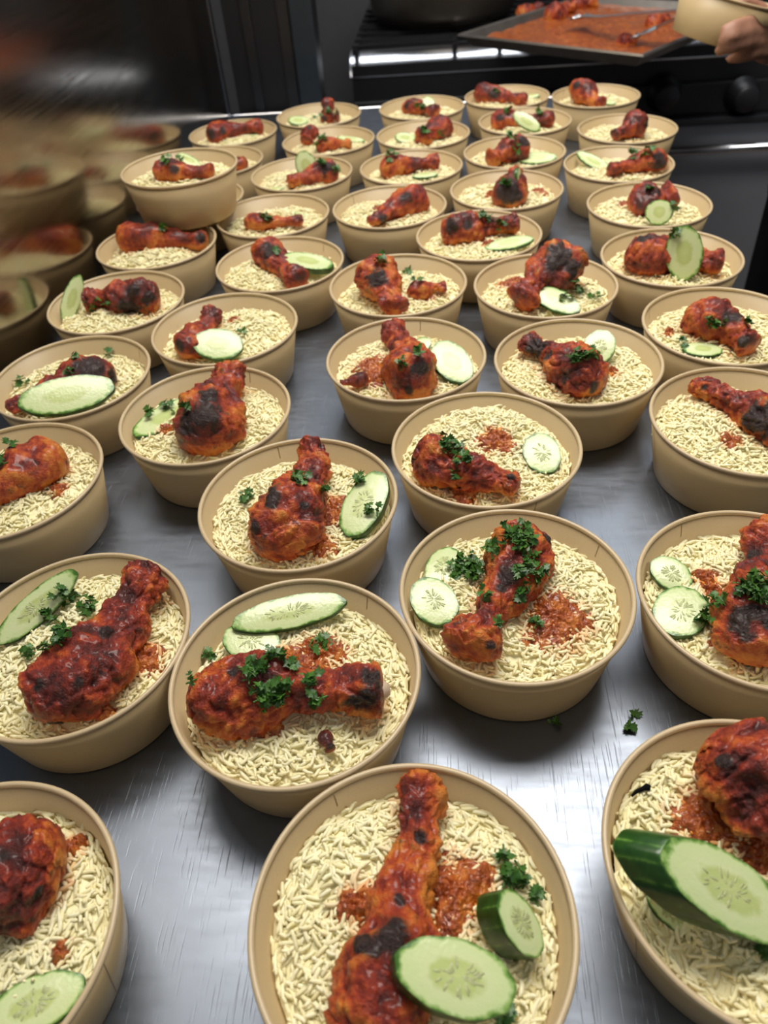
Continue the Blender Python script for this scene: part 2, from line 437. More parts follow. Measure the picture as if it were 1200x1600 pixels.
def grain_template(rings, sides):
    t = {4: np.array([-.43, -.2, .2, .43]), 3: np.array([-.41, 0, .41]), 2: np.array([-.33, .33])}[rings]
    prof = np.sqrt(np.maximum(0, 1-(2*t)**2))**.55
    V = []
    a = np.arange(sides)*2*math.pi/sides
    bend = lambda s: .10*(.25-s*s)*4-.05
    for s, p in zip(t, prof):
        V += [(s, .5*p*math.cos(x), .5*p*math.sin(x)) for x in a]
    V += [(-.5, 0, 0), (.5, 0, 0)]
    V = np.array(V); V[:, 1] = V[:, 1]
    F = []
    for i in range(rings-1):
        for j in range(sides):
            j2 = (j+1) % sides; p, q, r, s = i*sides+j, i*sides+j2, (i+1)*sides+j2, (i+1)*sides+j
            F += [(p, r, q), (p, s, r)]
    n = rings*sides
    for j in range(sides):
        j2 = (j+1) % sides
        F += [(n, j, j2), (n+1, (rings-1)*sides+j2, (rings-1)*sides+j)]
    return V, np.array(F)[:, ::-1]
LODS = {0: (grain_template(4, 5), 2900), 1: (grain_template(3, 5), 1900), 2: (grain_template(2, 4), 1400)}

class RiceField:
    """height of the rice in one bowl, local coordinates"""
    def __init__(s, seed, mounds):
        s.seed = seed; s.m = mounds
    def z(s, x, y):
        x = np.asarray(x, float); y = np.asarray(y, float)
        rho2 = (x*x+y*y)/.066**2
        z = .0395+.0092*(1-rho2)
        for mx, my, amp in s.m: z = z+amp*np.exp(-((x-mx)**2+(y-my)**2)/(2*.021**2))
        k = s.seed*1.7
        z = z+.0013*np.sin(x*170+k)*np.cos(y*150+k*2)+.0009*np.sin(x*330-k)*np.sin(y*290+k)
        return z
def make_rice(field, lod, seed, inside=None, stain=None):
    (T, TF), n = LODS[lod]
    r = np.random.default_rng(seed)
    rad = .0655*np.sqrt(r.random(n)); ang = r.random(n)*2*math.pi
    x, y = rad*np.cos(ang), rad*np.sin(ang)
    lay = r.random(n)
    z = field.z(x, y)-.0045*lay**1.2+.0008
    # loose lumps of standing grains
    keep = np.ones(n, bool)
    if inside is not None: keep &= ~inside(np.stack([x, y, z], 1))
    x, y, z, rad, ang = x[keep], y[keep], z[keep], rad[keep], ang[keep]; n = len(x)
    yaw = r.random(n)*2*math.pi
    edge = rad > .058
    yaw = np.where(edge, ang+math.pi/2+r.normal(0, .35, n), yaw)
    pit = r.normal(0, .27, n); pit = np.where(r.random(n) < .07, pit*2.6, pit); pit = np.where(edge, pit*.6, pit)
    L = r.uniform(.0066, .0098, n); W = r.uniform(.0020, .0025, n)
    if lod == 2: W *= 1.12
    G = T[None]*np.stack([L, W, W*.9], 1)[:, None, :]
    bend = r.uniform(-.30, .30, n)
    G[:, :, 1] += bend[:, None]*L[:, None]*(1-(2*T[None, :, 0])**2)*.5
    cy, sy, cp, sp = np.cos(yaw), np.sin(yaw), np.cos(pit), np.sin(pit)
    X = G[:, :, 0]*cp[:, None]-G[:, :, 2]*sp[:, None]; Z = G[:, :, 0]*sp[:, None]+G[:, :, 2]*cp[:, None]; Y = G[:, :, 1]
    V = np.stack([x[:, None]+X*cy[:, None]-Y*sy[:, None], y[:, None]+X*sy[:, None]+Y*cy[:, None], z[:, None]+Z], -1).reshape(-1, 3)
    nt = len(T)
    F = (TF[None]+(np.arange(n)*nt)[:, None, None]).reshape(-1, 3)
    tint = np.clip(np.repeat(r.normal(.62, .22, n), nt), 0, 1)
    st = np.zeros(n) if stain is None else stain(x, y, r)
    st = np.repeat(st, nt)
    # closed bed under the loose grains
    nr, ns = 12, 48
    rr = np.linspace(.0, 1, nr)*.0655; aa = np.arange(ns)*2*math.pi/ns
    bx = (rr[:, None]*np.cos(aa)).ravel(); by = (rr[:, None]*np.sin(aa)).ravel(); bz = field.z(bx, by)-.0016
    i = np.arange(nr-1)[:, None]; j = np.arange(ns)[None]; j2 = (j+1) % ns
    BF = np.stack([i*ns+j, (i+1)*ns+j, (i+1)*ns+j2, i*ns+j2], -1).reshape(-1, 4)+len(V)
    bot = np.stack([.060*np.cos(aa), .060*np.sin(aa), np.full(ns, .0046)], 1)
    base0 = len(V)+nr*ns
    SF = np.stack([len(V)+(nr-1)*ns+j[0], base0+j[0], base0+j2[0], len(V)+(nr-1)*ns+j2[0]], -1)
    V = np.concatenate([V, np.stack([bx, by, bz], 1), bot])
    bst = np.zeros(nr*ns+ns) if stain is None else np.concatenate([stain(bx, by, r), np.zeros(ns)])
    tint = np.concatenate([tint, np.full(nr*ns+ns, .55)]); st = np.concatenate([st, bst])
    return mesh_np('rice', V, [F, BF, SF], True, {'tint': tint, 'stain': st})

def drum_profile(q, knob):
    k = knob
    xs = [0, .12, .25, .40, .55, .68, .80, .88, .94, .975, 1.0]
    ys = [1, 1.0, .92, .74, .56, .47, .46*max(1, k/.5*.98), k, k*.98, k*.72, 0.0]
    return np.interp(q, xs, ys)
def make_drum(bowl, F, B, wpx, knob=.52, dzF=None, dzB=None, chars=(), orange=0.0, rough=1.0, lod=0, seed=0, zbase=None, flat=.86):
    """F centre of the meaty lobe, B tip of the bone end (pixels of the photograph on the rice)"""
    zr = (.0475+bowl['z']) if zbase is None else zbase
    p = unproj(*F, zr+.012); r = wpx*depth(p)/FPX*(1.1 if lod == 2 else 1.0)
    zF = zr+r*.42+(dzF or 0); zB = zr+r*knob*.62+.001+(dzB or 0)
    PF = unproj(*F, zF); PB = unproj(*B, zB)
    ax = PB-PF; L = np.linalg.norm(ax); d = ax/L
    T0 = PF-d*r*.95; Lt = L+r*.95; sF = r*.95/Lt
    nu, nv = {0: (120, 96), 1: (72, 60), 2: (40, 34)}[lod]
    s = (1-np.cos(np.linspace(0, math.pi, nu)))/2
    s = .55*s+.45*np.linspace(0, 1, nu)
    rad = np.where(s < sF, r*np.sqrt(np.maximum(0, 1-((sF-s)/sF)**2)), r*drum_profile(np.clip((s-sF)/(1-sF), 0, 1), knob))
    k = np.ones(7)/7 if nu > 100 else np.ones(5)/5 if nu > 44 else np.ones(3)/3
    rs = np.convolve(np.pad(rad, len(k)//2, mode='edge'), k, 'valid'); rad[1:-1] = np.where((s[1:-1] > sF) & (s[1:-1] < .95), rs[1:-1], rad[1:-1])
    upv = np.array([0, 0, 1.]); sd = np.cross(d, upv); sd /= np.linalg.norm(sd); u2 = np.cross(sd, d)
    V = np.zeros((nu, nv, 3)); tone = np.zeros((nu, nv)); R0 = np.random.default_rng(seed+991)
    so = seed*3.17+1.0
    bow = R0.uniform(-.10, .10)*Lt
    ex = R0.uniform(.92, 1.08)
    for i in range(nu):
        c = T0+d*(s[i]*Lt)+sd*bow*math.sin(math.pi*s[i])*.6
        for j in range(nv):
            a = 2*math.pi*j/nv
            dirv = math.cos(a)*sd*ex+math.sin(a)*u2*(flat if math.sin(a) < 0 else .96)
            q = c+dirv*rad[i]
            n1 = fbm(q, 48, so); n2 = fbm(q, 120, so+4); n3 = fbm(q, 290, so+9); n4 = fbm(q, 700, so+13) if lod < 2 else 0
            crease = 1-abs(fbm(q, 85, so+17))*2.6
            amp = min(1.0, rad[i]/(r*.40))
            dsp = (n1*.26+n2*.125*rough+n3*.07*rough+n4*.04*rough-max(0, crease-.55)*.20*rough)*r*amp
            V[i, j] = c+dirv*(rad[i]+dsp)
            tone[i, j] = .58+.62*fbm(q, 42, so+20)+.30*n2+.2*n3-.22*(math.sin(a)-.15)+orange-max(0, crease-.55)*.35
    Vf = V.reshape(-1, 3)
    char = np.zeros(len(Vf))
    if chars:
        pp, zz = proj(Vf)
        for (cx, cy, cr) in chars:
            dd = np.hypot(pp[:, 0]-cx, pp[:, 1]-cy)
            near = dd < max(dd.min()+2, cr*.5)
            idx = np.where(near)[0][np.argmin(zz[near])]
            rm = cr*zz[idx]/FPX
            d3 = np.linalg.norm(Vf-Vf[idx], axis=1)
            char = np.maximum(char, np.clip(1.25-d3/(rm*1.3)*(1+.6*np.array([fbm(q, 110, so+31) for q in Vf])), 0, 1))
    i = np.arange(nu-1)[:, None]; j = np.arange(nv)[None]; j2 = (j+1) % nv
    Q = np.stack([i*nv+j, i*nv+j2, (i+1)*nv+j2, (i+1)*nv+j], -1).reshape(-1, 4)
    c = (PF+PB)/2
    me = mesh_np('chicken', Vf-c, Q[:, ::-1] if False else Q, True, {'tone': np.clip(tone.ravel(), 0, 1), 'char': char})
    return me, c, Vf, (T0, d, Lt, s, rad)

def make_cucumber(cx, cy, ex, ey, mh, n, th, zc_hint, lod, seed, shear=0.0, dz=0.0, rice_z=.046):
    """slice whose face shows at pixel (cx,cy) with the long axis to (ex,ey) and half width mh"""
    zc = zc_hint
    for it in range(3):
        C = unproj(cx, cy, zc)
        if isinstance(n, (int, float)):
            h = CAM-C; h[2] = 0; h /= np.linalg.norm(h); nn = np.array([0, 0, 1-n])+h*n
        else: nn = np.array(n, float)
        nn = nn/np.linalg.norm(nn)
        E1 = unproj_plane(ex, ey, C, nn)-C; a = np.linalg.norm(E1); u = E1/a
        v = np.cross(nn, u)
        # half width: pixels across the long axis
        ppx = proj(np.array([C, C+v*.01]))[0]; e = np.array([ex-cx, ey-cy]); e = e/np.linalg.norm(e)
        dv = ppx[1]-ppx[0]; perp = abs(dv[0]*-e[1]+dv[1]*e[0]); b = mh/max(perp, 1e-3)*.01
        b = min(b, .032); 
        ext = math.sqrt((a*u[2])**2+(b*v[2])**2)
        zc = rice_z+ext*.93+th*nn[2]*.6+dz
    ns = {0: 72, 1: 48, 2: 32}[lod]
    al = np.arange(ns)*2*math.pi/ns
    R0 = np.random.default_rng(seed+77); ph = R0.uniform(0, 6)
    lob = 1+.014*np.cos(9*al+ph)+.010*np.cos(3*al+ph*2)
    rings = np.array([0.0, .25, .5, .72, .88, .95, .985])
    def face(zoff, shx, flip):
        V = []; rad = []
        for q in rings:
            for k in range(ns):
                bul = -.0010*(q**2)*(1 if not flip else -1)
                V.append(u*(a*q*lob[k]*math.cos(al[k])+shx)+v*(b*q*lob[k]*math.sin(al[k]))+nn*(zoff+bul)); rad.append(q)
        return V, rad
    V1, r1 = face(0, 0, False); V2, r2 = face(-th, shear, True)
    V = np.array(V1+V2); rad = np.array(r1+r2); nr = len(rings)
    i = np.arange(nr-1)[:, None]; j = np.arange(ns)[None]; j2 = (j+1) % ns
    F1 = np.stack([i*ns+j, (i+1)*ns+j, (i+1)*ns+j2, i*ns+j2], -1).reshape(-1, 4)
    F2 = F1[:, ::-1]+nr*ns
    flesh = mesh_np('flesh', V, [F1, F2], True, {'rad': rad})
    # rind
    RV = []; st = []
    prof = [(.982, -.0002), (.995, -.0007), (1.0, -.0016), (1.004, -th*.5), (1.0, -th+.0014), (.985, -th+.0004)]
    freq = R0.integers(11, 15)
    for q, zo in prof:
        for k in range(ns):
            f = -zo/th
            RV.append(u*(a*q*lob[k]*math.cos(al[k])+shear*f)+v*(b*q*lob[k]*math.sin(al[k]))+nn*(zo-.0010*(1 if zo > -th*.5 else 0)))
            st.append(.30+.5*max(0, math.cos(freq*al[k]+ph))**4+(.55 if q < .99 else 0))
    m = len(prof); i = np.arange(m-1)[:, None]
    RF = np.stack([i*ns+j, (i+1)*ns+j, (i+1)*ns+j2, i*ns+j2], -1).reshape(-1, 4)
    rind = mesh_np('rind', np.array(RV), RF, True, {'stripe': np.array(st)})
    seeds = None
    if lod == 0:
        SV = []; SF = []; (T, TF) = grain_template(3, 6)
        for q in range(34):
            rr = R0.uniform(.12, .42); aa = R0.uniform(0, 2*math.pi)
            cc = u*(a*rr*math.cos(aa))+v*(b*rr*math.sin(aa))+nn*(-.00030)
            dirr = u*math.cos(aa)+v*math.sin(aa); tt = np.cross(nn, dirr)
            ln = R0.uniform(.0030, .0045); wd = R0.uniform(.0010, .0015)
            G = T[:, 0:1]*ln*dirr+T[:, 1:2]*wd*tt+T[:, 2:3]*.0009*nn+cc
            SF.append(TF+len(SV)*len(T)); SV.append(G)
        seeds = mesh_np('seeds', np.concatenate(SV), np.concatenate(SF), True)
    return C, flesh, rind, seeds, V+C, nn

def leaf_poly(R0):
    """three lobed toothed leaflet of unit size in the xy plane, folded a little"""
    pts = [(0, -.15), (.22, -.02), (.52, .02), (.36, .20), (.50, .42), (.22, .42), (.20, .72), (0, .60), (-.20, .72), (-.22, .42), (-.50, .42), (-.36, .20), (-.52, .02), (-.22, -.02)]
    P = np.array(pts)*R0.uniform(.75, 1.2, (len(pts), 1)); c = np.array([[0, .22]])
    P = np.concatenate([P, c]); z = .35*np.abs(P[:, 0])*R0.uniform(-.6, 1.2)+R0.normal(0, .05, len(P))+.25*R0.uniform(-1, 1)*P[:, 1]**2
    return np.column_stack([P, z])
def make_herbs(pts, size, seed, spread_up=.0055):
    """pts (n,3) surface points -> one small tuft of leaflets and stalks, relative to their mean"""
    R0 = np.random.default_rng(seed+5); c = pts.mean(0)
    V = []; F3 = []; tint = []; nv = 0
    for p in pts:
        L = leaf_poly(R0)*size*R0.uniform(.6, 1.25)
        ya, pi_, ro = R0.uniform(0, 6.28), R0.normal(0, .55), R0.normal(0, .5)
        M = np.array(Matrix.Rotation(ya, 3, 'Z') @ Matrix.Rotation(pi_, 3, 'X') @ Matrix.Rotation(ro, 3, 'Y'))
        Q = L@M.T+p-c+np.array([0, 0, .0008+spread_up*R0.random()])
        n = len(Q)-1
        V.append(Q); F3.append(np.array([(nv+n, nv+k, nv+(k+1) % n) for k in range(n)])); nv += len(Q)
        tint.append(np.full(len(Q), R0.random()))
        if R0.random() < .22:
            a = R0.uniform(0, 6.28); ln = size*R0.uniform(.8, 1.7)
            P = [p-c+np.array([math.cos(a)*ln*q, math.sin(a)*ln*q, .0015+.001*q]) for q in (-.5, 0, .5)]
            tv, tf = tube_data(P, .00055, 5, False)
            V.append(tv); f = tf[0]+nv; F3.append(np.concatenate([f[:, :3], f[:, [0, 2, 3]]])); nv += len(tv); tint.append(np.full(len(tv), .9))
    return mesh_np('coriander', np.concatenate(V), np.concatenate(F3), True, {'tint': np.concatenate(tint)}), c

def make_sauce(field, lx, ly, r, seed, lift=.0042):
    R0 = np.random.default_rng(seed+31); nr, ns = 24, 80
    ph = R0.uniform(0, 6.28, 6); al = np.arange(ns)*2*math.pi/ns
    out = 1.06+.16*np.sin(2*al+ph[0])+.13*np.sin(3*al+ph[1])+.10*np.sin(5*al+ph[2])+.05*np.sin(9*al+ph[3])+.02*np.sin(14*al+ph[4])
    V = []
    for i in range(nr):
        q = i/(nr-1)
        for k in range(ns):
            x = lx+r*q*out[k]*math.cos(al[k]); y = ly+r*q*out[k]*math.sin(al[k])
            rho = math.hypot(x, y)
            if rho > .064: x *= .064/rho; y *= .064/rho
            z = float(field.z(x, y))+lift*(1-q**2)-.0030*q**3+.0022*mnoise.noise(Vector((x*170, y*170, seed)))+.0026*mnoise.noise(Vector((x*430, y*430, seed+3)))
            V.append((x, y, z))
    i = np.arange(nr-1)[:, None]; j = np.arange(ns)[None]; j2 = (j+1) % ns
    F = np.stack([i*ns+j, (i+1)*ns+j, (i+1)*ns+j2, i*ns+j2], -1).reshape(-1, 4)
    V = np.array(V); c = np.array([lx, ly, float(field.z(lx, ly))])
    return mesh_np('sauce', V-c, F, True), c

# ------------------------------------------------------------------ the bowls: where they stand and what is in them
# d: chicken (F lobe centre, B bone tip, w half width of the lobe, c charred spots), k: cucumber, h: coriander, s: sauce, m: rice mounds
BOWLS = [
dict(p=(-.0039,.1248), lod=0, rot=2.2, K='bone-up drumstick and two thick cucumber pieces',
  d=[dict(F=(592,1562), B=(664,1203), w=74, knob=.68, c=[(600,1440,34),(560,1455,20),(655,1305,12),(630,1395,12)], orange=.16, D='long glossy drumstick standing bone-end up behind a thick cucumber slice')],
  k=[dict(c=(714,1525), e=(810,1552), m=60, n=(.24,-.12,.92), th=.012, dz=.022, L='round cucumber slice with knobbly green edge lying over a drumstick'),
     dict(c=(816,1442), e=(848,1492), m=27, n=(.55,-.15,.75), th=.017, L='thick cucumber chunk showing dark ridged rind, beside a sauce-stained slice')],
  h=[(806,1375,24,14),(786,1340,7,2),(790,1590,20,9),(838,1400,10,4)], s=[(715,1395,62),(560,1415,36)], m=[(500,1330,4),(800,1330,3)]),
dict(p=(.1610,.1344), lod=0, rot=3.6, K='knobbly drumstick and a thick bias-cut cucumber',
  d=[dict(F=(1172,1212), B=(1350,1360), w=82, c=[(1128,1195,14)], orange=.10, dzF=.006, D='knobbly red drumstick lobe above a thick bias-cut cucumber slice')],
  k=[dict(c=(1140,1390), e=(1243,1452), m=52, n=(.42,-.25,.85), th=.019, shear=-.012, L='thick bias-cut cucumber slice with wide dark rind on rice'),
     dict(c=(1052,1425), e=(1095,1462), m=20, n=.05, th=.004, L='thin cucumber slice tucked beneath the thick bias-cut one')],
  h=[(1188,1488,10,4)], s=[(1105,1285,58),(1180,1335,40)], m=[(1040,1200,3)]),
dict(p=(-.2122,.1345), lod=0, rot=-.12, K='dark saucy drumstick, orange sauce spot and pale cucumber',
  d=[dict(F=(28,1355), B=(-190,1440), w=76, c=[(70,1390,14),(10,1330,16)], orange=-.06, D='dark saucy drumstick end beside small orange sauce spots on rice')],
  k=[dict(c=(52,1568), e=(132,1535), m=42, n=.05, th=.005, L='pale watery cucumber slice lying flat on rice near sauce spot')],
  h=[], s=[(112,1312,22),(92,1485,17),(40,1275,12)], m=[]),
dict(p=(-.0602,.2621), lod=0, rot=1.0, K='sideways drumstick showing bone and two crossed cucumber slices',
  d=[dict(F=(350,1092), B=(603,1078), w=60, knob=.78, c=[(590,1050,24),(580,1105,24),(550,1100,16),(360,1045,10)], orange=.02, bone=True, D='sideways drumstick with burnt bone end under chopped coriander')],
  k=[dict(c=(392,1000), e=(436,1012), m=30, n=.10, th=.005, L='cucumber slice half hidden beneath a long one, beside coriander'),
     dict(c=(452,955), e=(541,936), m=25, n=.22, th=.006, dz=.006, L='long cucumber slice lying on top of another cucumber slice')],
  h=[(425,1088,30,34),(400,1045,22,14),(432,1018,20,12),(500,1012,20,8),(486,1062,14,7),(492,1100,14,6),(325,1025,12,4),(296,1063,9,3),(455,1030,14,6)], s=[(500,1025,46),(445,1045,42),(410,1130,30)], m=[(480,1190,2)]),
dict(p=(.0787,.3114), lod=0, rot=.6, K='herb-topped drumstick beside a wide sauce puddle',
  d=[dict(F=(812,868), B=(722,1020), w=52, knob=.80, c=[(784,893,20),(776,915,14),(820,808,10),(858,835,12),(765,1005,12)], orange=0, D='red drumstick heaped with coriander beside a wide sauce puddle')],
  k=[dict(c=(690,882), e=(704,852), m=26, n=.10, th=.005, L='cucumber round tucked behind another and a big coriander tuft'),
     dict(c=(676,937), e=(700,972), m=34, n=.16, th=.006, dz=.004, L='cucumber round overlapping another, leaning on the bowl wall by coriander')],
  h=[(727,890,30,34),(806,838,30,26),(832,872,16,6),(818,893,16,7),(822,930,14,6),(838,975,10,4),(848,898,12,6),(752,930,10,3),(784,975,7,2),(762,857,16,7)], s=[(868,970,58)], m=[(890,900,3),(720,840,2)]),
dict(p=(.2260,.2906), lod=0, rot=2.05, K='charred drumstick, herb tuft and two round cucumber slices',
  d=[dict(F=(1180,990), B=(1205,826), w=56, knob=.72, c=[(1150,958,26),(1195,960,20),(1172,858,14)], orange=.08, D='charred drumstick with coriander tuft beside two cucumber rounds')],
  k=[dict(c=(1031,888), e=(1058,912), m=24, n=.2, th=.006, L='smaller cucumber round leaning on bowl wall behind a larger one'),
     dict(c=(1043,957), e=(1084,976), m=40, n=.12, th=.007, L='large pale cucumber round in front of a smaller cucumber round')],
  h=[(1180,918,30,32),(1112,940,14,5),(1098,965,9,4)], s=[(1100,908,24),(1120,935,22),(1118,1005,10)], m=[(1080,880,3)]),
dict(p=(-.2013,.3031), lod=0, rot=4.0, K='long glossy drumstick and cucumber leaning on the rim',
  d=[dict(F=(110,1070), B=(243,888), w=64, knob=.58, c=[(92,1132,12),(70,1068,12),(178,978,16),(130,1060,9)], orange=-.02, D='long glossy brown drumstick pointing away from its leaning cucumber')],
  k=[dict(c=(58,947), e=(119,891), m=24, n=(.35,-.5,.75), th=.008, L='long cucumber slice leaning on bowl wall beside coriander sprigs')],
  h=[(142,955,22,12),(72,1000,26,12),(95,985,18,8),(45,1020,10,3),(105,935,20,10),(80,965,14,6)], s=[(222,1025,34),(160,1110,20)], m=[(150,920,3)]),
dict(p=(-.0623,.4157), lod=0, rot=1.95, K='plump round drumstick, bone end up, and curved cucumber',
  d=[dict(F=(442,822), B=(490,700), w=58, knob=.48, c=[(415,768,22),(395,825,10),(475,790,8)], orange=.14, D='plump round drumstick with blistered skin, bone end up')],
  k=[dict(c=(572,784), e=(596,734), m=30, n=(-.15,-.25,.9), th=.008, L='curved cucumber slice with thick green edge at the bowl side')],
  h=[(470,745,16,12),(385,782,12,6),(513,770,7,3),(562,750,9,3),(582,797,9,4)], s=[(520,800,34),(500,850,26)], m=[(400,740,2)]),
dict(p=(.0837,.4599), lod=0, rot=5.2, K='drumstick lying low beside sauce and one round cucumber',
  d=[dict(F=(682,722), B=(812,762), w=42, knob=.52, c=[(800,745,8)], orange=.12, D='smooth orange drumstick with coriander patch at the bowl front')],
  k=[dict(c=(847,706), e=(857,738), m=29, n=.25, th=.006, L='single round cucumber slice beside sauce-stained mounded rice')],
  h=[(710,695,20,16),(722,718,14,9),(706,748,7,3),(718,770,7,2)], s=[(775,698,30),(725,768,28)], m=[(770,660,9),(720,665,4)]),
dict(p=(-.2941,.4725), lod=1, rot=.4, K='smooth orange drumstick and no cucumber',
  d=[dict(F=(62,722), B=(-90,800), w=42, c=[(20,690,8)], orange=.30, rough=.4, D='smooth orange drumstick lobe on rice without cucumber')],
  k=[], h=[(18,692,9,4),(2,722,9,4)], s=[(90,765,14)], m=[]),
dict(p=(-.1454,.5403), lod=1, rot=1.2, K='drumstick blackened across the top and half-hidden cucumber',
  d=[dict(F=(322,666), B=(360,580), w=52, knob=.62, c=[(310,640,36),(280,660,22),(335,615,20)], orange=.08, D='thick drumstick blackened across its middle, beside herb-sprinkled cucumber')],
  k=[dict(c=(246,650), e=(294,622), m=19, n=.10, th=.005, L='cucumber slice sprinkled with coriander half under a blackened drumstick')],
  h=[(268,634,14,9),(232,643,10,5),(290,640,8,4)], s=[(260,670,14)], m=[(400,660,3)]),
dict(p=(.2908,.4654), lod=0, rot=3.2, K='thin-boned drumstick with blackened skin and no garnish',
  d=[dict(F=(1222,670), B=(1078,598), w=42, knob=.50, c=[(1170,645,30),(1200,660,30),(1098,604,6)], orange=.10, D='drumstick with thin orange bone end and blackened skin')],
  k=[], h=[], s=[(1142,692,18)], m=[(1090,650,3)]),
dict(p=(.1837,.5712), lod=0, rot=5.8, K='dark-boned drumstick and a cucumber slice standing behind it',
  d=[dict(F=(905,588), B=(818,530), w=40, knob=.50, c=[(828,540,18),(850,555,10),(930,608,10),(880,590,8)], orange=.06, D='drumstick with dark bone end and coriander on its lobe')],
  k=[dict(c=(936,541), e=(946,514), m=25, n=.35, th=.006, dz=.004, L='cucumber slice standing upright in rice behind coriander and drumstick')],
  h=[(893,560,15,12),(926,553,14,11)], s=[(955,583,12)], m=[(980,540,3)]),
dict(p=(.0326,.6021), lod=1, rot=1.4, K='upright drumstick over loose sauce and oval cucumber',
  d=[dict(F=(640,588), B=(613,513), w=42, knob=.48, c=[(660,575,16),(635,610,8)], orange=.05, D='drumstick with knob upward over loose orange sauce'),
     dict(F=(560,594), B=(528,600), w=14, D='small shred of saucy chicken on orange-stained rice')],
  k=[dict(c=(655,540), e=(672,528), m=12, n=.3, th=.004, L='small cucumber slice behind a drumstick near an oval slice'),
     dict(c=(706,563), e=(730,594), m=27, n=.30, th=.007, L='oval cucumber slice with green edge beside an upright drumstick knob')],
  h=[(625,573,10,7),(652,550,9,5)], s=[(578,572,30),(590,590,26)], m=[]),
dict(p=(.3304,.6098), lod=1, rot=2.6, K='drumstick with herb flakes and small cucumber at its foot',
  d=[dict(F=(1105,502), B=(1178,540), w=38, knob=.6, c=[(1140,490,16),(1165,532,12)], orange=.05, D='rounded red drumstick with coriander flakes and cucumber at its foot')],
  k=[dict(c=(1098,544), e=(1130,546), m=10, n=.1, th=.005, L='small flat cucumber slice at the foot of a rounded drumstick')],
  h=[(1112,507,15,10),(1172,505,7,4),(1065,535,6,2)], s=[(1045,520,9)], m=[(1050,505,3),(1180,480,2)]),
dict(p=(.1875,.7204), lod=1, rot=5.0, K='black-topped upright drumstick leaning over a cucumber slice',
  d=[dict(F=(878,415), B=(812,470), w=36, knob=.60, dzF=.012, c=[(885,392,28),(860,405,18),(900,410,18)], orange=.05, D='upright drumstick with thoroughly blackened top beside a cucumber slice')],
  k=[dict(c=(869,467), e=(906,484), m=17, n=.32, th=.006, L='cucumber slice resting against the foot of a black-topped drumstick')],
  h=[(905,452,12,7),(930,465,9,4),(885,462,9,4)], s=[(798,440,22)], m=[(930,445,2)]),
dict(p=(-.1432,.6896), lod=1, rot=.3, K='small drumstick behind an oval cucumber slice',
  d=[dict(F=(300,540), B=(336,488), w=27, knob=.7, c=[(275,545,10)], orange=.05, D='small red drumstick partly behind an oval cucumber slice')],
  k=[dict(c=(340,536), e=(380,540), m=24, n=.34, th=.006, dz=.003, L='oval cucumber slice propped in front of a small drumstick')],
  h=[(281,505,8,5),(380,522,6,3)], s=[(366,505,12)], m=[(410,500,6)]),
dict(p=(-.2813,.6215), lod=1, rot=.8, K='huge cucumber slice lying across a charred drumstick',
  d=[dict(F=(150,585), B=(8,638), w=32, knob=.5, c=[(150,562,26),(185,585,16)], orange=-.05, D='charred drumstick lying behind a huge cucumber slice')],
  k=[dict(c=(104,615), e=(179,600), m=28, n=.35, th=.007, dz=.007, L='huge cucumber slice propped on a charred drumstick near rice')],
  h=[(35,600,9,5),(118,555,6,3),(110,577,9,4),(170,553,6,3)], s=[], m=[(60,570,2)]),
dict(p=(.0363,.7518), lod=1, rot=4.4, K='orange drumstick split from a saucy shred, no cucumber',
  d=[dict(F=(592,430), B=(618,484), w=32, knob=.62, c=[(582,432,18)], orange=.14, dzF=.008, D='upright orange drumstick lobe with a black patch, coriander on top'),
     dict(F=(650,455), B=(698,448), w=16, knob=.6, D='stringy saucy chicken shred lying beside an upright orange lobe')],
  k=[], h=[(598,406,9,6),(636,424,8,6),(657,433,10,5)], s=[(660,458,26)], m=[(700,435,3)]),
dict(p=(.3321,.7593), lod=1, rot=1.7, K='tall cucumber slice standing against a red drumstick',
  d=[dict(F=(1010,402), B=(1132,412), w=36, knob=.55, c=[(1000,372,10)], orange=.02, D='knobbly red drumstick behind a tall standing cucumber slice')],
  k=[dict(c=(1069,396), e=(1067,352), m=30, n=.72, th=.007, L='tall cucumber slice standing upright against a knobbly red drumstick')],
  h=[(1022,362,12,8),(1047,372,8,5)], s=[], m=[]),
dict(p=(-.2693,.7706), lod=1, rot=2.9, K='cucumber standing on the rim beside a blackened drumstick',
  d=[dict(F=(218,466), B=(132,470), w=34, knob=.62, c=[(212,445,20),(200,492,20),(235,470,12)], orange=-.02, D='blackened wrinkled drumstick beside a cucumber standing at the rim')],
  k=[dict(c=(113,466), e=(125,429), m=15, n=(.55,-.7,.45), th=.007, L='narrow cucumber slice standing up against the bowl rim')],
  h=[(147,485,12,7),(165,478,6,3)], s=[], m=[(150,500,2)]),
dict(p=(-.0937,.8309), lod=1, rot=.9, K='cucumber slice lying across a short drumstick',
  d=[dict(F=(420,398), B=(466,438), w=26, knob=.7, c=[(420,382,16)], orange=.12, D='short orange drumstick with dark top under a cucumber slice')],
  k=[dict(c=(480,406), e=(521,414), m=12, n=.22, th=.009, dz=.006, L='thick cucumber slice laid across a short orange drumstick')],
  h=[(433,388,6,3)], s=[(455,440,12)], m=[(375,425,5)]),
dict(p=(.1399,.8612), lod=1, rot=3.9, K='brown drumstick and a sauce-stained cucumber sliver',
  d=[dict(F=(715,362), B=(812,350), w=28, knob=.6, c=[(705,360,12),(735,350,8)], orange=-.04, D='brown wrinkled drumstick with coriander on top and cucumber in front')],
  k=[dict(c=(796,378), e=(834,370), m=9, n=.15, th=.005, L='sauce-stained cucumber sliver in front of a brown drumstick')],
  h=[(762,340,12,8),(787,360,9,6),(822,350,5,3)], s=[(765,385,12)], m=[]),
dict(p=(-.2501,.9188), lod=2, rot=.5, K='orange drumstick beneath the stacked bowl',
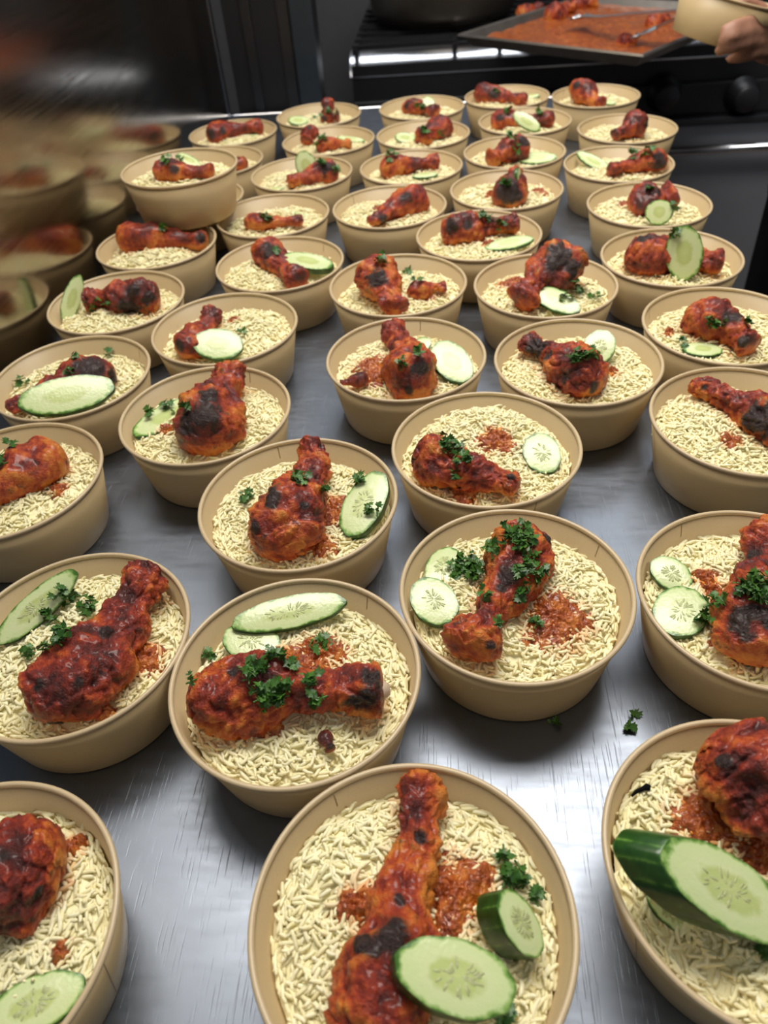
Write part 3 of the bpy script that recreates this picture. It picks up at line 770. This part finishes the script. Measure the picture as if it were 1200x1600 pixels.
  d=[dict(F=(206,374), B=(325,377), w=24, knob=.5, c=[(318,375,10)], orange=.12, D='orange drumstick partly beneath the stacked bowl')],
  k=[], h=[(255,358,6,4)], s=[], m=[(245,405,4)]),
dict(p=(-.1095,.9800), lod=2, rot=.2, K='flat saucy chicken strip topped with one leaf',
  d=[dict(F=(395,348), B=(475,345), w=14, knob=.7, orange=.14, D='flat saucy strip of chicken topped with a single leaf tuft')],
  k=[dict(c=(468,334), e=(476,338), m=3, n=.2, th=.003, L='tiny cucumber piece at the end of a saucy chicken strip')],
  h=[(418,342,7,7)], s=[(415,350,32)], m=[(470,325,3)]),
dict(p=(.3555,.9068), lod=2, rot=1.5, K='red chicken chunk behind a small round cucumber slice',
  d=[dict(F=(1008,316), B=(1050,305), w=27, knob=.85, c=[(1030,300,8)], orange=-.04, D='red chicken chunk behind a small cucumber round, flecked with coriander')],
  k=[dict(c=(1030,331), e=(1033,311), m=22, n=.62, th=.006, L='small round cucumber slice propped against a red chicken chunk')],
  h=[(1012,298,8,6),(1055,331,5,3)], s=[(975,322,10)], m=[(955,315,4),(1075,325,3)]),
dict(p=(.1976,.9985), lod=2, rot=4.8, K='black charred lump and cucumber wedge standing on edge',
  d=[dict(F=(795,303), B=(806,268), w=24, knob=.5, c=[(795,298,24),(780,300,14),(812,305,12)], D='black charred chicken lump beside a cucumber standing on edge')],
  k=[dict(c=(815,286), e=(810,264), m=5, n=(.93,-.25,.2), th=.006, L='cucumber slice standing on edge beside a black charred lump')],
  h=[(790,284,9,8)], s=[(846,300,12),(765,308,8)], m=[(745,297,5),(850,295,3)]),
dict(p=(.0419,.9741), lod=2, rot=2.4, K='curved drumstick with black ridge and no garnish',
  d=[dict(F=(645,312), B=(577,348), w=23, knob=.5, c=[(632,305,12),(600,335,10)], orange=.06, D='curved orange drumstick with a black ridge, no garnish')],
  k=[], h=[], s=[(590,330,9)], m=[(560,325,5)]),
dict(p=(.3621,1.0563), lod=2, rot=5.5, K='cucumber slice opposite a charred drumstick with herbs',
  d=[dict(F=(1025,252), B=(950,266), w=19, knob=.62, c=[(1038,250,14)], D='charred red drumstick with coriander, opposite a cucumber slice')],
  k=[dict(c=(926,250), e=(951,264), m=9, n=.28, th=.005, L='cucumber slice lying opposite a charred drumstick across rice')],
  h=[(985,242,8,6),(1012,238,8,6)], s=[(960,265,9)], m=[(945,243,2)]),
dict(p=(.2355,1.1430), lod=2, rot=.1, K='herb-capped chicken chunk and long flat cucumber slice',
  d=[dict(F=(806,232), B=(764,250), w=20, knob=.7, c=[(822,220,10)], dzF=.006, D='chicken chunk capped with coriander beside a long flat cucumber slice')],
  k=[dict(c=(838,245), e=(871,244), m=9, n=.22, th=.005, L='long flat cucumber slice beside a herb-capped chicken chunk')],
  h=[(798,213,10,9),(806,240,6,4)], s=[], m=[(750,243,3)]),
dict(p=(.0824,1.1184), lod=2, rot=3.3, K='smooth red drumstick with a herb tuft',
  d=[dict(F=(612,262), B=(688,252), w=19, knob=.65, orange=.06, c=[], D='smooth red drumstick with a coriander tuft on its lobe')],
  k=[dict(c=(664,272), e=(684,270), m=4, n=.1, th=.004, L='flat cucumber sliver in front of a smooth red drumstick')],
  h=[(610,240,9,8)], s=[], m=[]),
dict(p=(-.0751,1.1317), lod=2, rot=1.1, K='round cucumber slice standing over a herb-covered drumstick',
  d=[dict(F=(510,268), B=(450,285), w=18, knob=.6, c=[(515,262,12)], D='dark drumstick covered with coriander behind a standing cucumber round')],
  k=[dict(c=(479,259), e=(489,281), m=17, n=.70, th=.006, dz=.004, L='round cucumber slice standing over a herb-covered dark drumstick'),
     dict(c=(430,294), e=(446,291), m=3, n=.1, th=.003, L='thin cucumber sliver flat at the edge of mounded rice')],
  h=[(505,255,10,9),(531,266,9,8)], s=[(458,285,12)], m=[(425,275,4)]),
dict(p=(-.1956,1.3652), lod=2, rot=2.0, K='drumstick at the far end of the steel panel',
  d=[dict(F=(338,209), B=(412,196), w=16, knob=.7, c=[(330,212,8),(350,205,6)], D='red drumstick in the bowl at the steel panel\'s far end')],
  k=[dict(c=(397,209), e=(405,206), m=3, n=.1, th=.003, L='bit of green cucumber beside the drumstick at the panel\'s end')], h=[], s=[], m=[]),
dict(p=(-.2100,1.2200), lod=2, rot=2.0, K='contents mostly hidden behind the stacked bowl',
  d=[dict(F=(376,256), B=(330,262), w=12, knob=.8, D='dark chicken piece mostly hidden behind the stacked bowl')],
  k=[], h=[], s=[], m=[]),
dict(p=(-.2280,1.0680), lod=2, rot=2.0, K='contents hidden underneath the stacked bowl',
  d=[dict(F=(290,335), B=(350,325), w=17, knob=.7, D='chicken drumstick hidden underneath the stacked bowl')],
  k=[], h=[], s=[], m=[]),
dict(p=(-.0355,1.2763), lod=2, rot=4.1, K='two red pieces, herb tuft and cucumber sliver',
  d=[dict(F=(484,208), B=(478,220), w=12, knob=.8, dzF=.008, c=[(484,197,5)], orange=.05, D='upright red chicken piece behind a herb tuft, beside a flatter piece'),
     dict(F=(505,228), B=(550,224), w=12, knob=.6, orange=.12, D='flat saucy chicken piece in front of a herb tuft')],
  k=[dict(c=(548,216), e=(570,219), m=4, n=.25, th=.004, L='thin green cucumber sliver beside flat saucy chicken')],
  h=[(501,212,10,10),(492,226,6,4)], s=[(520,228,18)], m=[(535,210,2)]),
dict(p=(.1140,1.2650), lod=2, rot=.7, K='brown chicken mound and small cucumber in front',
  d=[dict(F=(685,200), B=(655,216), w=18, knob=.7, orange=-.08, D='brown chicken mound with coriander and a small cucumber in front')],
  k=[dict(c=(633,214), e=(649,217), m=8, n=.35, th=.004, L='small pale cucumber slice in front of a brown chicken mound')],
  h=[(663,208,9,8),(690,214,7,5)], s=[], m=[]),
dict(p=(.2792,1.2862), lod=2, rot=1.6, K='stained cucumber slice laid across a red drumstick',
  d=[dict(F=(782,188), B=(868,186), w=15, knob=.8, c=[(780,186,6)], D='red drumstick with a stained cucumber slice across its middle')],
  k=[dict(c=(823,189), e=(844,202), m=11, n=.55, th=.006, dz=.006, L='sauce-stained cucumber slice laid across a red drumstick')],
  h=[(793,174,6,5),(835,177,8,7)], s=[], m=[]),
dict(p=(.4183,1.2033), lod=2, rot=2.7, K='red chicken lump on plain rice, no garnish',
  d=[dict(F=(992,194), B=(958,214), w=19, knob=.5, dzF=.008, c=[(1015,192,9)], orange=-.02, D='red chicken lump with a dark edge on plain rice')],
  k=[], h=[], s=[], m=[(940,198,4),(1020,208,2)]),
dict(p=(-.0517,1.4253), lod=2, rot=.1, K='two red chunks and stained cucumber beside the black upright',
  d=[dict(F=(514,164), B=(510,178), w=11, knob=.8, dzF=.012, orange=-.03, D='upright red chunk behind coriander, beside the black upright housing'),
     dict(F=(512,184), B=(530,182), w=12, knob=.8, c=[(505,186,6)], D='red chunk in front of coriander and another upright chunk')],
  k=[dict(c=(466,187), e=(482,188), m=7, n=.35, th=.006, L='sauce-stained cucumber slice beside two red chicken chunks')],
  h=[(494,181,8,8),(520,172,9,8)], s=[], m=[]),
dict(p=(.1266,1.4159), lod=2, rot=5.0, K='herb-covered chicken and cucumber round facing the stove pot',
  d=[dict(F=(642,168), B=(682,174), w=13, knob=.8, c=[(632,165,5)], D='red chicken piece under coriander beside a cucumber round')],
  k=[dict(c=(670,160), e=(675,170), m=9, n=.5, th=.006, dz=.008, L='small cucumber round propped behind coriander-covered chicken')],
  h=[(655,166,10,12)], s=[(680,174,9)], m=[(690,170,2)]),
dict(p=(.2779,1.4362), lod=2, rot=3.0, K='dark red drumstick lying nearest the baking tray',
  d=[dict(F=(755,147), B=(823,157), w=15, knob=.6, c=[(770,145,9)], D='dark red drumstick lying along the rim nearest the baking tray')],
  k=[dict(c=(832,149), e=(844,147), m=3, n=.2, th=.004, L='thin cucumber sliver behind the dark red drumstick\'s bone end')],
  h=[(778,139,5,4)], s=[], m=[(835,153,2)]),
dict(p=(.4214,1.3919), lod=2, rot=2.3, K='orange-red chicken lump nearest the oven knobs',
  d=[dict(F=(905,143), B=(940,164), w=17, knob=.5, dzF=.006, c=[(898,133,7)], orange=.06, D='orange-red chicken lump in the bowl nearest the oven knobs')],
  k=[dict(c=(950,158), e=(962,160), m=4, n=.25, th=.004, L='thin cucumber sliver on rice beside an orange-red lump')],
  h=[], s=[(928,148,6)], m=[(945,152,3)]),
dict(p=(-.2190,1.0050), z=.0605, lod=2, rot=2.0, K='charred drumstick, stacked on top of other bowls',
  d=[dict(F=(258,268), B=(335,266), w=19, knob=.6, c=[(268,264,10)], orange=.04, D='orange charred drumstick in the bowl stacked on others')],
  k=[dict(c=(296,250), e=(314,261), m=8, n=.35, th=.005, L='cucumber slice in the bowl stacked on top of others')],
  h=[(262,249,7,7),(280,247,5,3)], s=[], m=[(340,258,3),(235,275,2)]),
]

FAR_RICE = {}
SURF = {}
CAT_G = {'rice': 'rice in the paper bowls', 'drum': 'chicken drumsticks on the rice', 'cuke': 'cucumber slices on the rice', 'sauce': 'sauce on the rice'}
def push_in(Vw, x, y, z0):
    off = np.zeros(3)
    for it in range(6):
        d = Vw+off-np.array([x, y, z0]); r = np.hypot(d[:, 0], d[:, 1])
        lim = .0600+(RR-.0030-.0600)*np.clip((d[:, 2]-.0046)/.0514, 0, 1)
        ex = np.where(d[:, 2] < .0600, r-lim+.0006, -1)
        k = int(np.argmax(ex))
        if ex[k] <= 0: break
        off[:2] -= d[k, :2]/r[k]*(ex[k]+.0002)
    return off
def build_bowl(bi, b):
    b.setdefault('z', 0.0)
    x, y = (ROT@np.array([*b['p'], 0]))[:2]; z0 = b['z']; lod = b['lod']; K = b['K']
    make_bowl('paper_bowl', (x, y, z0), b['rot'], 'kraft paper bowl with '+K)
    mounds = []
    for px, py, amp in b['m']:
        q = unproj(px, py, z0+.046); mounds.append((q[0]-x, q[1]-y, amp*.001))
    fld = RiceField(bi+1, mounds)
    drums = []; pts = []
    for k, d in enumerate(b['d']):
        opt = {kk: vv for kk, vv in d.items() if kk not in ('F', 'B', 'w', 'D', 'c', 'bone')}
        me, c, Vw, geo = make_drum(b, d['F'], d['B'], d['w'], chars=d.get('c', ()), lod=lod, seed=bi*7+k, **opt)
        of = push_in(Vw, x, y, z0); c = c+of; Vw = Vw+of; geo = (geo[0]+of,)+geo[1:]
        nm = 'chicken_drumstick' if 'drumstick' in d['D'] else 'chicken_piece'
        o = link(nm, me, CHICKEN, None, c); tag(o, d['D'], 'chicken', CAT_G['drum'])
        drums.append(geo); pts.append(Vw)
        if d.get('bone'):
            T0, dd, Lt, s, rad = geo
            pb = T0+dd*Lt*.985
            P = [pb-dd*.020, pb-dd*.008, pb, pb+dd*.004]
            V, F = tube_data(np.array(P)-c, [.004, .0055, .0060, .003], 16)
            link('bone', mesh_np('bone', V, F), BONE, o)['label'] = 'pale bone end'
    sl = []
    for k, s in enumerate(b['s']):
        q = unproj(s[0], s[1], z0+.046); r = s[2]*depth(q)/FPX
        sl.append((q[0]-x, q[1]-y, r))
    spots = list(sl)
    def inside(P):
        W = P+np.array([x, y, z0]); m = np.zeros(len(P), bool)
        for T0, dd, Lt, s, rad in drums:
            t = (W-T0)@dd; rr = np.interp(t/Lt, s, rad, left=0, right=0)
            dist = np.linalg.norm(W-T0-t[:, None]*dd, axis=1); m |= dist < rr*.92
        return m
    axes = [(T0-np.array([x, y, z0]), dd, Lt, s, rad) for T0, dd, Lt, s, rad in drums]
    def stain(px_, py_, R0):
        st = np.zeros(len(px_))
        for sx, sy, sr in spots:
            dq = np.hypot(px_-sx, py_-sy)/sr; st = np.maximum(st, np.clip(1.55-dq, 0, 1)*.9)
        for T0, dd, Lt, s, rad in axes:
            t = np.clip((px_-T0[0])*dd[0]+(py_-T0[1])*dd[1], 0, Lt); rr = np.interp(t/Lt, s, rad)
            dq = np.hypot(px_-T0[0]-t*dd[0], py_-T0[1]-t*dd[1])
            st = np.maximum(st, np.clip(1-(dq-rr)/.006, 0, 1)*.55)
        return np.clip(st*R0.uniform(.35, 1.2, len(px_)), 0, 1)
    me = make_rice(fld, lod, bi+100, inside, stain)
    o = link('rice', me, RICE, None, (x, y, z0)); tag(o, 'white rice in the bowl with '+K, 'rice', CAT_G['rice'], 'stuff')
    for k, (lx, ly, r) in enumerate(sl):
        me, c = make_sauce(fld, lx, ly, r, bi*5+k)
        o = link('sauce_puddle', me, SAUCE, None, c+np.array([x, y, z0]))
        tag(o, ('red sauce in bowl with ' if len(sl) == 1 else 'largest sauce patch in bowl with ' if r == max(q[2] for q in sl) else 'smaller sauce patch in bowl with ')+K, 'sauce', CAT_G['sauce']+' in the bowl with '+K if len(sl) > 1 else CAT_G['sauce'])
    for k, cu in enumerate(b['k']):
        q = unproj(*cu['c'], z0+.050)
        rz = float(fld.z(q[0]-x, q[1]-y))+z0
        C, fl, ri, se, Vw, nn = make_cucumber(*cu['c'], *cu['e'], cu['m'], cu['n'], cu['th'], z0+.05, lod, bi*11+k, cu.get('shear', 0), cu.get('dz', 0), rz)
        of = push_in(Vw, x, y, z0); C = C+of; Vw = Vw+of
        e = empty('cucumber_slice', C, cu['L'], 'cucumber', CAT_G['cuke'])
        link('flesh', fl, FLESH, e); link('rind', ri, RIND, e)
        if se: link('seeds', se, SEED, e)['kind'] = 'stuff'
        pts.append(Vw)
    P = np.concatenate(pts); pp, zz = proj(P); on = []
    own = np.concatenate([np.full(len(q), 0 if i < len(b['d']) else 1) for i, q in enumerate(pts)])
    def surf(px, py, rr):
        m = np.hypot(pp[:, 0]-px, pp[:, 1]-py) < rr
        if m.any():
            i = np.where(m)[0][np.argmin(zz[m])]; on.append(own[i]); return P[i]
        q = unproj(px, py, z0+.046); q = unproj(px, py, z0+float(fld.z(q[0]-x, q[1]-y))+.001); on.append(2); return q
    for k, (hx, hy, hr, n) in enumerate(b['h']):
        R0 = np.random.default_rng(bi*100+k)
        n = int(n*(2.6 if lod == 0 else 1.5 if lod == 1 else 1.0))
        S = []; on.clear()
        tol = {0: 7, 1: 6, 2: 5}[lod]
        for q in range(n):
            a = R0.uniform(0, 6.28); rr = hr*math.sqrt(R0.random())*.85
            S.append(surf(hx+rr*math.cos(a), hy+rr*.8*math.sin(a), tol))
        S = np.array(S)
        keep = np.linalg.norm(S-np.median(S, 0), axis=1) < .018
        if not keep.any(): keep = np.arange(len(S)) == 0
        size = {0: .0060, 1: .0078, 2: .0100}[lod]
        me, c = make_herbs(S[keep], size, bi*100+k)
        o = link('coriander_sprig', me, HERB, None, c)
        what = ('chicken', 'cucumber', 'rice')[int(np.argmax(np.bincount(on, minlength=3)))]
        if what == 'chicken':
            T0, dd, Lt = drums[0][:3]; f = float((c-T0)@dd)/Lt
            what = 'meaty lobe' if f < .42 else 'drumstick middle' if f < .72 else 'bone end'
            if len(K.split()) > 8: what = what.split()[1] if f < .72 else 'shank'
        size = 'large' if b['h'][k][3] > 18 or b['h'][k][3] == max(q[3] for q in b['h']) else 'small'
        tag(o, size+' coriander on '+what+', bowl with '+K, 'herb', 'coriander in the bowl with '+K)
for bi, b in enumerate(BOWLS): build_bowl(bi, b)

# ------------------------------------------------------------------ small things in and around the bowls
o_b = BOWLS[3]
me, c, Vw, geo = make_drum(o_b, (508, 1152), (518, 1172), 13, knob=.7, chars=[(516, 1160, 8)], lod=1, seed=901)
tag(link('chicken_scrap', me, CHICKEN, None, c), 'small charred scrap of chicken skin on rice by burnt bone', 'chicken')
for k, (px, py, pr, n, lab) in enumerate(((984, 1137, 8, 8, 'coriander leaf fallen on the steel table beside a paper bowl'),
                                         (992, 1117, 4, 3, 'tiny coriander crumb on the steel table near a fallen leaf'),
                                         (868, 1132, 9, 5, 'coriander scrap on the steel table at a bowl\'s foot'))):
    R0 = np.random.default_rng(k+40)
    S = np.array([unproj(px+R0.normal(0, pr*.5), py+R0.normal(0, pr*.35), .0005) for q in range(n)])
    me, c = make_herbs(S, .0055, 700+k, .0015); c = c.copy()
    zmin = min(v.co.z for v in me.vertices); c[2] = -zmin+.0001
    tag(link('coriander_scrap', me, HERB, None, c), lab, 'herb')
q = unproj(1000, 1236, .046)
V, F = tube_data([(-.008, 0, 0), (-.003, .001, .0005), (.003, 0, .001), (.007, -.001, .0012), (.009, -.001, .0012)], [.0008, .0016, .0018, .0030, .0008], 9)
o = link('clove', mesh_np('clove', V*.65, F), CLOTH, None, q); o.rotation_euler = (0, -.2, .5)
tag(o, 'dark whole clove in rice beside the bowl wall', 'spice')

# chicken left on the baking tray
for k, (F_, B_, w_, lab) in enumerate((((868, 24), (893, 12), 15, 'roasted chicken piece in tray sauce behind the tongs'),
                                     ((903, 6), (935, 3), 14, 'roasted chicken piece at the back of the baking tray'),
                                     ((1022, 36), (1045, 30), 12, 'chicken piece in tray sauce under the held bowl'),
                                     ((975, 64), (996, 62), 11, 'pale chicken scrap at the tray corner beside tongs tip'),
                                     ((820, 22), (845, 14), 12, 'dark chicken piece in sauce between pot and tongs'))):
    me, c, Vw, geo = make_drum(dict(z=0), F_, B_, w_, knob=.7, lod=2, seed=600+k, zbase=TZ+.006, orange=.05)
    tag(link('chicken_piece', me, CHICKEN, None, c), lab, 'chicken', 'chicken pieces left on the baking tray')

# tongs lying in the tray
hinge = unproj(1135, 12, TZ+.10)
t = empty('serving_tongs', hinge, 'steel scalloped tongs resting in the orange tray sauce', 'tongs')
def tong_arm(path, wid):
    P = np.array([unproj(px, py, z) for px, py, z in path]); P = np.vstack([P, hinge[None]])
    # resample smoothly
    tt = np.linspace(0, 1, 40); src = np.linspace(0, 1, len(P))
    Q = np.stack([np.interp(tt, src, P[:, k]) for k in range(3)], 1)
    for _ in range(3): Q[1:-1] = (Q[:-2]+2*Q[1:-1]+Q[2:])/4
    T = np.gradient(Q, axis=0); T /= np.linalg.norm(T, axis=1)[:, None]
    S = np.cross(T, np.array([0, 0, 1.])); S /= np.linalg.norm(S, axis=1)[:, None]; U = np.cross(S, T)
    V = []
    for i in range(40):
        f = tt[i]; head = max(0, 1-f/.20)
        wv = wid*(1+1.4*math.sin(min(1, f/.20)*math.pi)*(f < .2))*(1 if f > .02 else .55)
        sc = .0022*math.sin(i*2.2)*(f < .2)
        for sx, uz in ((-1, .0045+sc), (-.6, .001), (0, -.0006-.004*head), (.6, .001), (1, .0045-sc), (.6, .0022), (0, .0008-.004*head), (-.6, .0022)):
            V.append(Q[i]+S[i]*sx*wv+U[i]*uz-hinge)
    i = np.arange(39)[:, None]; j = np.arange(8)[None]; j2 = (j+1) % 8
    F = np.stack([i*8+j, i*8+j2, (i+1)*8+j2, (i+1)*8+j], -1).reshape(-1, 4)
    F2 = np.array([[0, 1, 6, 7], [1, 2, 5, 6]]); 
    link('tong_arm', mesh_np('tong_arm', np.array(V), F), CHROME, t)
tong_arm([(892, 30, TZ+.030), (915, 28, TZ+.036), (940, 29, TZ+.044), (990, 24, TZ+.060), (1050, 19, TZ+.078)], .013)
tong_arm([(990, 60, TZ+.022), (1008, 54, TZ+.030), (1030, 44, TZ+.040), (1052, 34, TZ+.055)], .013)
V, F = tube_data([(-.004, 0, -.006), (.0, 0, 0), (.010, -.002, .008)], .007, 12)
link('hinge', mesh_np('hinge', V, F), CHROME, t)

# ------------------------------------------------------------------ the bowl held up at the right, and the person holding it
def cpt(px, py, d): return CAM+ray(px, py)*d
rth = np.array([RT[0], RT[1], 0]); rth /= np.linalg.norm(rth)
hb = cpt(1112, 63, 1.12)
e = make_bowl('paper_bowl', hb, 0, 'empty kraft paper bowl held tilted in a hand over the table', 'kraft paper bowls of rice and chicken')
upv = Vector(rth*math.sin(.27)+np.array([0, 0, 1])*math.cos(.27)); e.rotation_euler = upv.to_track_quat('Z', 'Y').to_euler()

def capsule(a, b, ra, rb, seg=14, rings=5):
    a, b = np.array(a, float), np.array(b, float); d = b-a; L = np.linalg.norm(d)+1e-9; d /= L
    P, R = [], []
    for k in range(rings): x = math.pi/2*(k/rings); P.append(a-d*ra*math.cos(x)); R.append(max(1e-4, ra*math.sin(x)))
    n = 6
    for k in range(n+1): f = k/n; P.append(a+(b-a)*f); R.append(ra+(rb-ra)*f)
    for k in range(1, rings+1): x = math.pi/2*(k/rings); P.append(b+d*rb*math.sin(x)); R.append(max(1e-4, rb*math.cos(x)))
    return tube_data(np.array(P), np.array(R), seg)
def fuse(name, caps, voxel, m, parent, loc, smooth=6):
    VV, F4, F3, n = [], [], [], 0
    for V, F in caps:
        VV.append(V); F4.append(F[0]+n); F3 += [f+n for f in F[1:]]; n += len(V)
    me = mesh_np(name, np.concatenate(VV)-loc, [np.concatenate(F4), np.concatenate(F3)])
    o = link(name, me, m, parent, (0, 0, 0) if parent else loc)
    r = o.modifiers.new('remesh', 'REMESH'); r.mode = 'VOXEL'; r.voxel_size = voxel; r.use_smooth_shade = True
    sm = o.modifiers.new('smooth', 'SMOOTH'); sm.factor = .5; sm.iterations = smooth
    return o
def W(x, y, z): return ROT@np.array([x, y, z])
PX, PY = .765, 1.06
pel, chest, neck, head = W(PX, PY, .06), W(PX+.01, PY, .36), W(PX+.005, PY, .56), W(PX-.02, PY, .70)
shR, shL = W(PX+.01, PY+.185, .47), W(PX+.01, PY-.185, .47)
elR, elL = W(PX+.10, PY+.27, .23), W(PX+.05, PY-.25, .20)
wrR = cpt(1238, 72, 1.17); wrL = W(PX-.02, PY-.24, -.03)
base = W(PX, PY, -.90)
caps = [capsule(pel, chest, .135, .13), capsule(W(PX, PY-.07, .05), W(PX+.01, PY-.09, .40), .115, .10), capsule(W(PX, PY+.07, .05), W(PX+.01, PY+.09, .40), .115, .10),
        capsule(chest, neck, .075, .055), capsule(neck, W(PX, PY, .62), .052, .052), capsule(head, W(PX-.01, PY, .76), .078, .080), capsule(W(PX-.03, PY, .665), W(PX-.045, PY, .64), .055, .045),
        capsule(W(PX-.10, PY, .70), W(PX-.118, PY, .682), .010, .013), capsule(shR, elR, .052, .042), capsule(elR, wrR, .042, .030), capsule(shL, elL, .052, .042), capsule(elL, wrL, .042, .030)]
for s_ in (-1, 1):
    hip, kn, an = W(PX, PY+s_*.09, .0), W(PX-.02, PY+s_*.10, -.42), W(PX+.01, PY+s_*.10, -.82)
    caps += [capsule(hip, kn, .092, .062), capsule(kn, an, .060, .042), capsule(W(PX+.02, PY+s_*.10, -.865), W(PX-.15, PY+s_*.11, -.875), .034, .026),
             capsule(W(PX-.005, PY+s_*.082, .70), W(PX-.005, PY+s_*.088, .715), .016, .018)]
# right hand: palm, four fingers along the bowl wall, thumb over the rim
palm = [(1222, 66, 1.15), (1196, 52, 1.115)]
caps += [capsule(wrR, cpt(*palm[0]), .029, .030), capsule(cpt(1222, 56, 1.14), cpt(1192, 40, 1.10), .024, .018), capsule(cpt(1226, 74, 1.15), cpt(1196, 64, 1.10), .024, .018), capsule(cpt(1226, 84, 1.15), cpt(1194, 82, 1.11), .020, .015)]
fingers = [[(1194, 36, 1.09), (1170, 33, 1.045), (1146, 41, 1.03), (1132, 47, 1.033)],
           [(1194, 52, 1.085), (1168, 50, 1.042), (1144, 57, 1.032), (1130, 62, 1.036)],
           [(1194, 68, 1.09), (1168, 68, 1.05), (1142, 75, 1.042), (1124, 79, 1.048)],
           [(1196, 84, 1.10), (1174, 87, 1.07), (1154, 91, 1.065), (1140, 92, 1.07)],
           [(1212, 40, 1.13), (1192, 16, 1.115), (1172, 6, 1.10), (1158, 4, 1.09)]]
rr = [.0098, .0102, .0098, .0086, .0108]
for f, r0 in zip(fingers, rr):
    P = [cpt(*q) for q in f]
    for k in range(3): caps.append(capsule(P[k], P[k+1], r0*(1-.07*k), r0*(1-.07*(k+1)), 10, 4))
# left hand, relaxed
lh = wrL-np.array([0, 0, .085])
caps.append(capsule(wrL, lh, .028, .030))
for k in range(4):
    a = lh+np.array([.012-.0, -.026+k*.018, -.015]); caps.append(capsule(a, a+np.array([-.012, 0, -.05]), .0092, .0085, 10, 4)); caps.append(capsule(a+np.array([-.012, 0, -.05]), a+np.array([-.03, 0, -.075+.006*abs(k-1.5)]), .0085, .0075, 10, 4))
caps.append(capsule(lh+np.array([-.012, .022, .03]), lh+np.array([-.045, .03, -.02]), .012, .009, 10, 4))
per = fuse('person', caps, .0045, SKIN, None, base, 5)
tag(per, 'person in black clothes reaching one hand out to hold a bowl', 'person')
sh = [capsule(W(PX, PY, -.02), chest, .150, .148), capsule(W(PX, PY-.075, -.02), W(PX+.01, PY-.10, .42), .128, .115), capsule(W(PX, PY+.075, -.02), W(PX+.01, PY+.10, .42), .128, .115), capsule(chest, W(PX+.01, PY, .50), .09, .075),
      capsule(shR, shR+(elR-shR)*.6, .066, .060), capsule(shL, shL+(elL-shL)*.6, .066, .060), capsule(W(PX+.01, PY-.16, .46), W(PX+.01, PY+.16, .46), .07, .07)]
fuse('shirt', sh, .008, CLOTH, per, base, 8)['label'] = 'black shirt'
tr = []
for s_ in (-1, 1):
    hip, kn, an = W(PX, PY+s_*.085, -.02), W(PX-.02, PY+s_*.10, -.42), W(PX+.01, PY+s_*.10, -.80)
    tr += [capsule(hip, kn, .118, .085), capsule(kn, an, .085, .068)]
fuse('trousers', tr, .008, CLOTH, per, base, 8)['label'] = 'black trousers'
so = []
for s_ in (-1, 1): 
    V, F = capsule(W(PX+.03, PY+s_*.10, -.855), W(PX-.15, PY+s_*.11, -.865), .044, .036); V[:, 2] = np.maximum(V[:, 2], -.8995)
    fuse('shoe', [(V, F)], .006, BLACK, per, base, 4)
fuse('hair', [capsule(W(PX+.0, PY, .755), W(PX+.03, PY, .72), .088, .085), capsule(W(PX+.045, PY, .70), W(PX+.05, PY, .64), .06, .04)], .006, HAIR, per, base, 4)
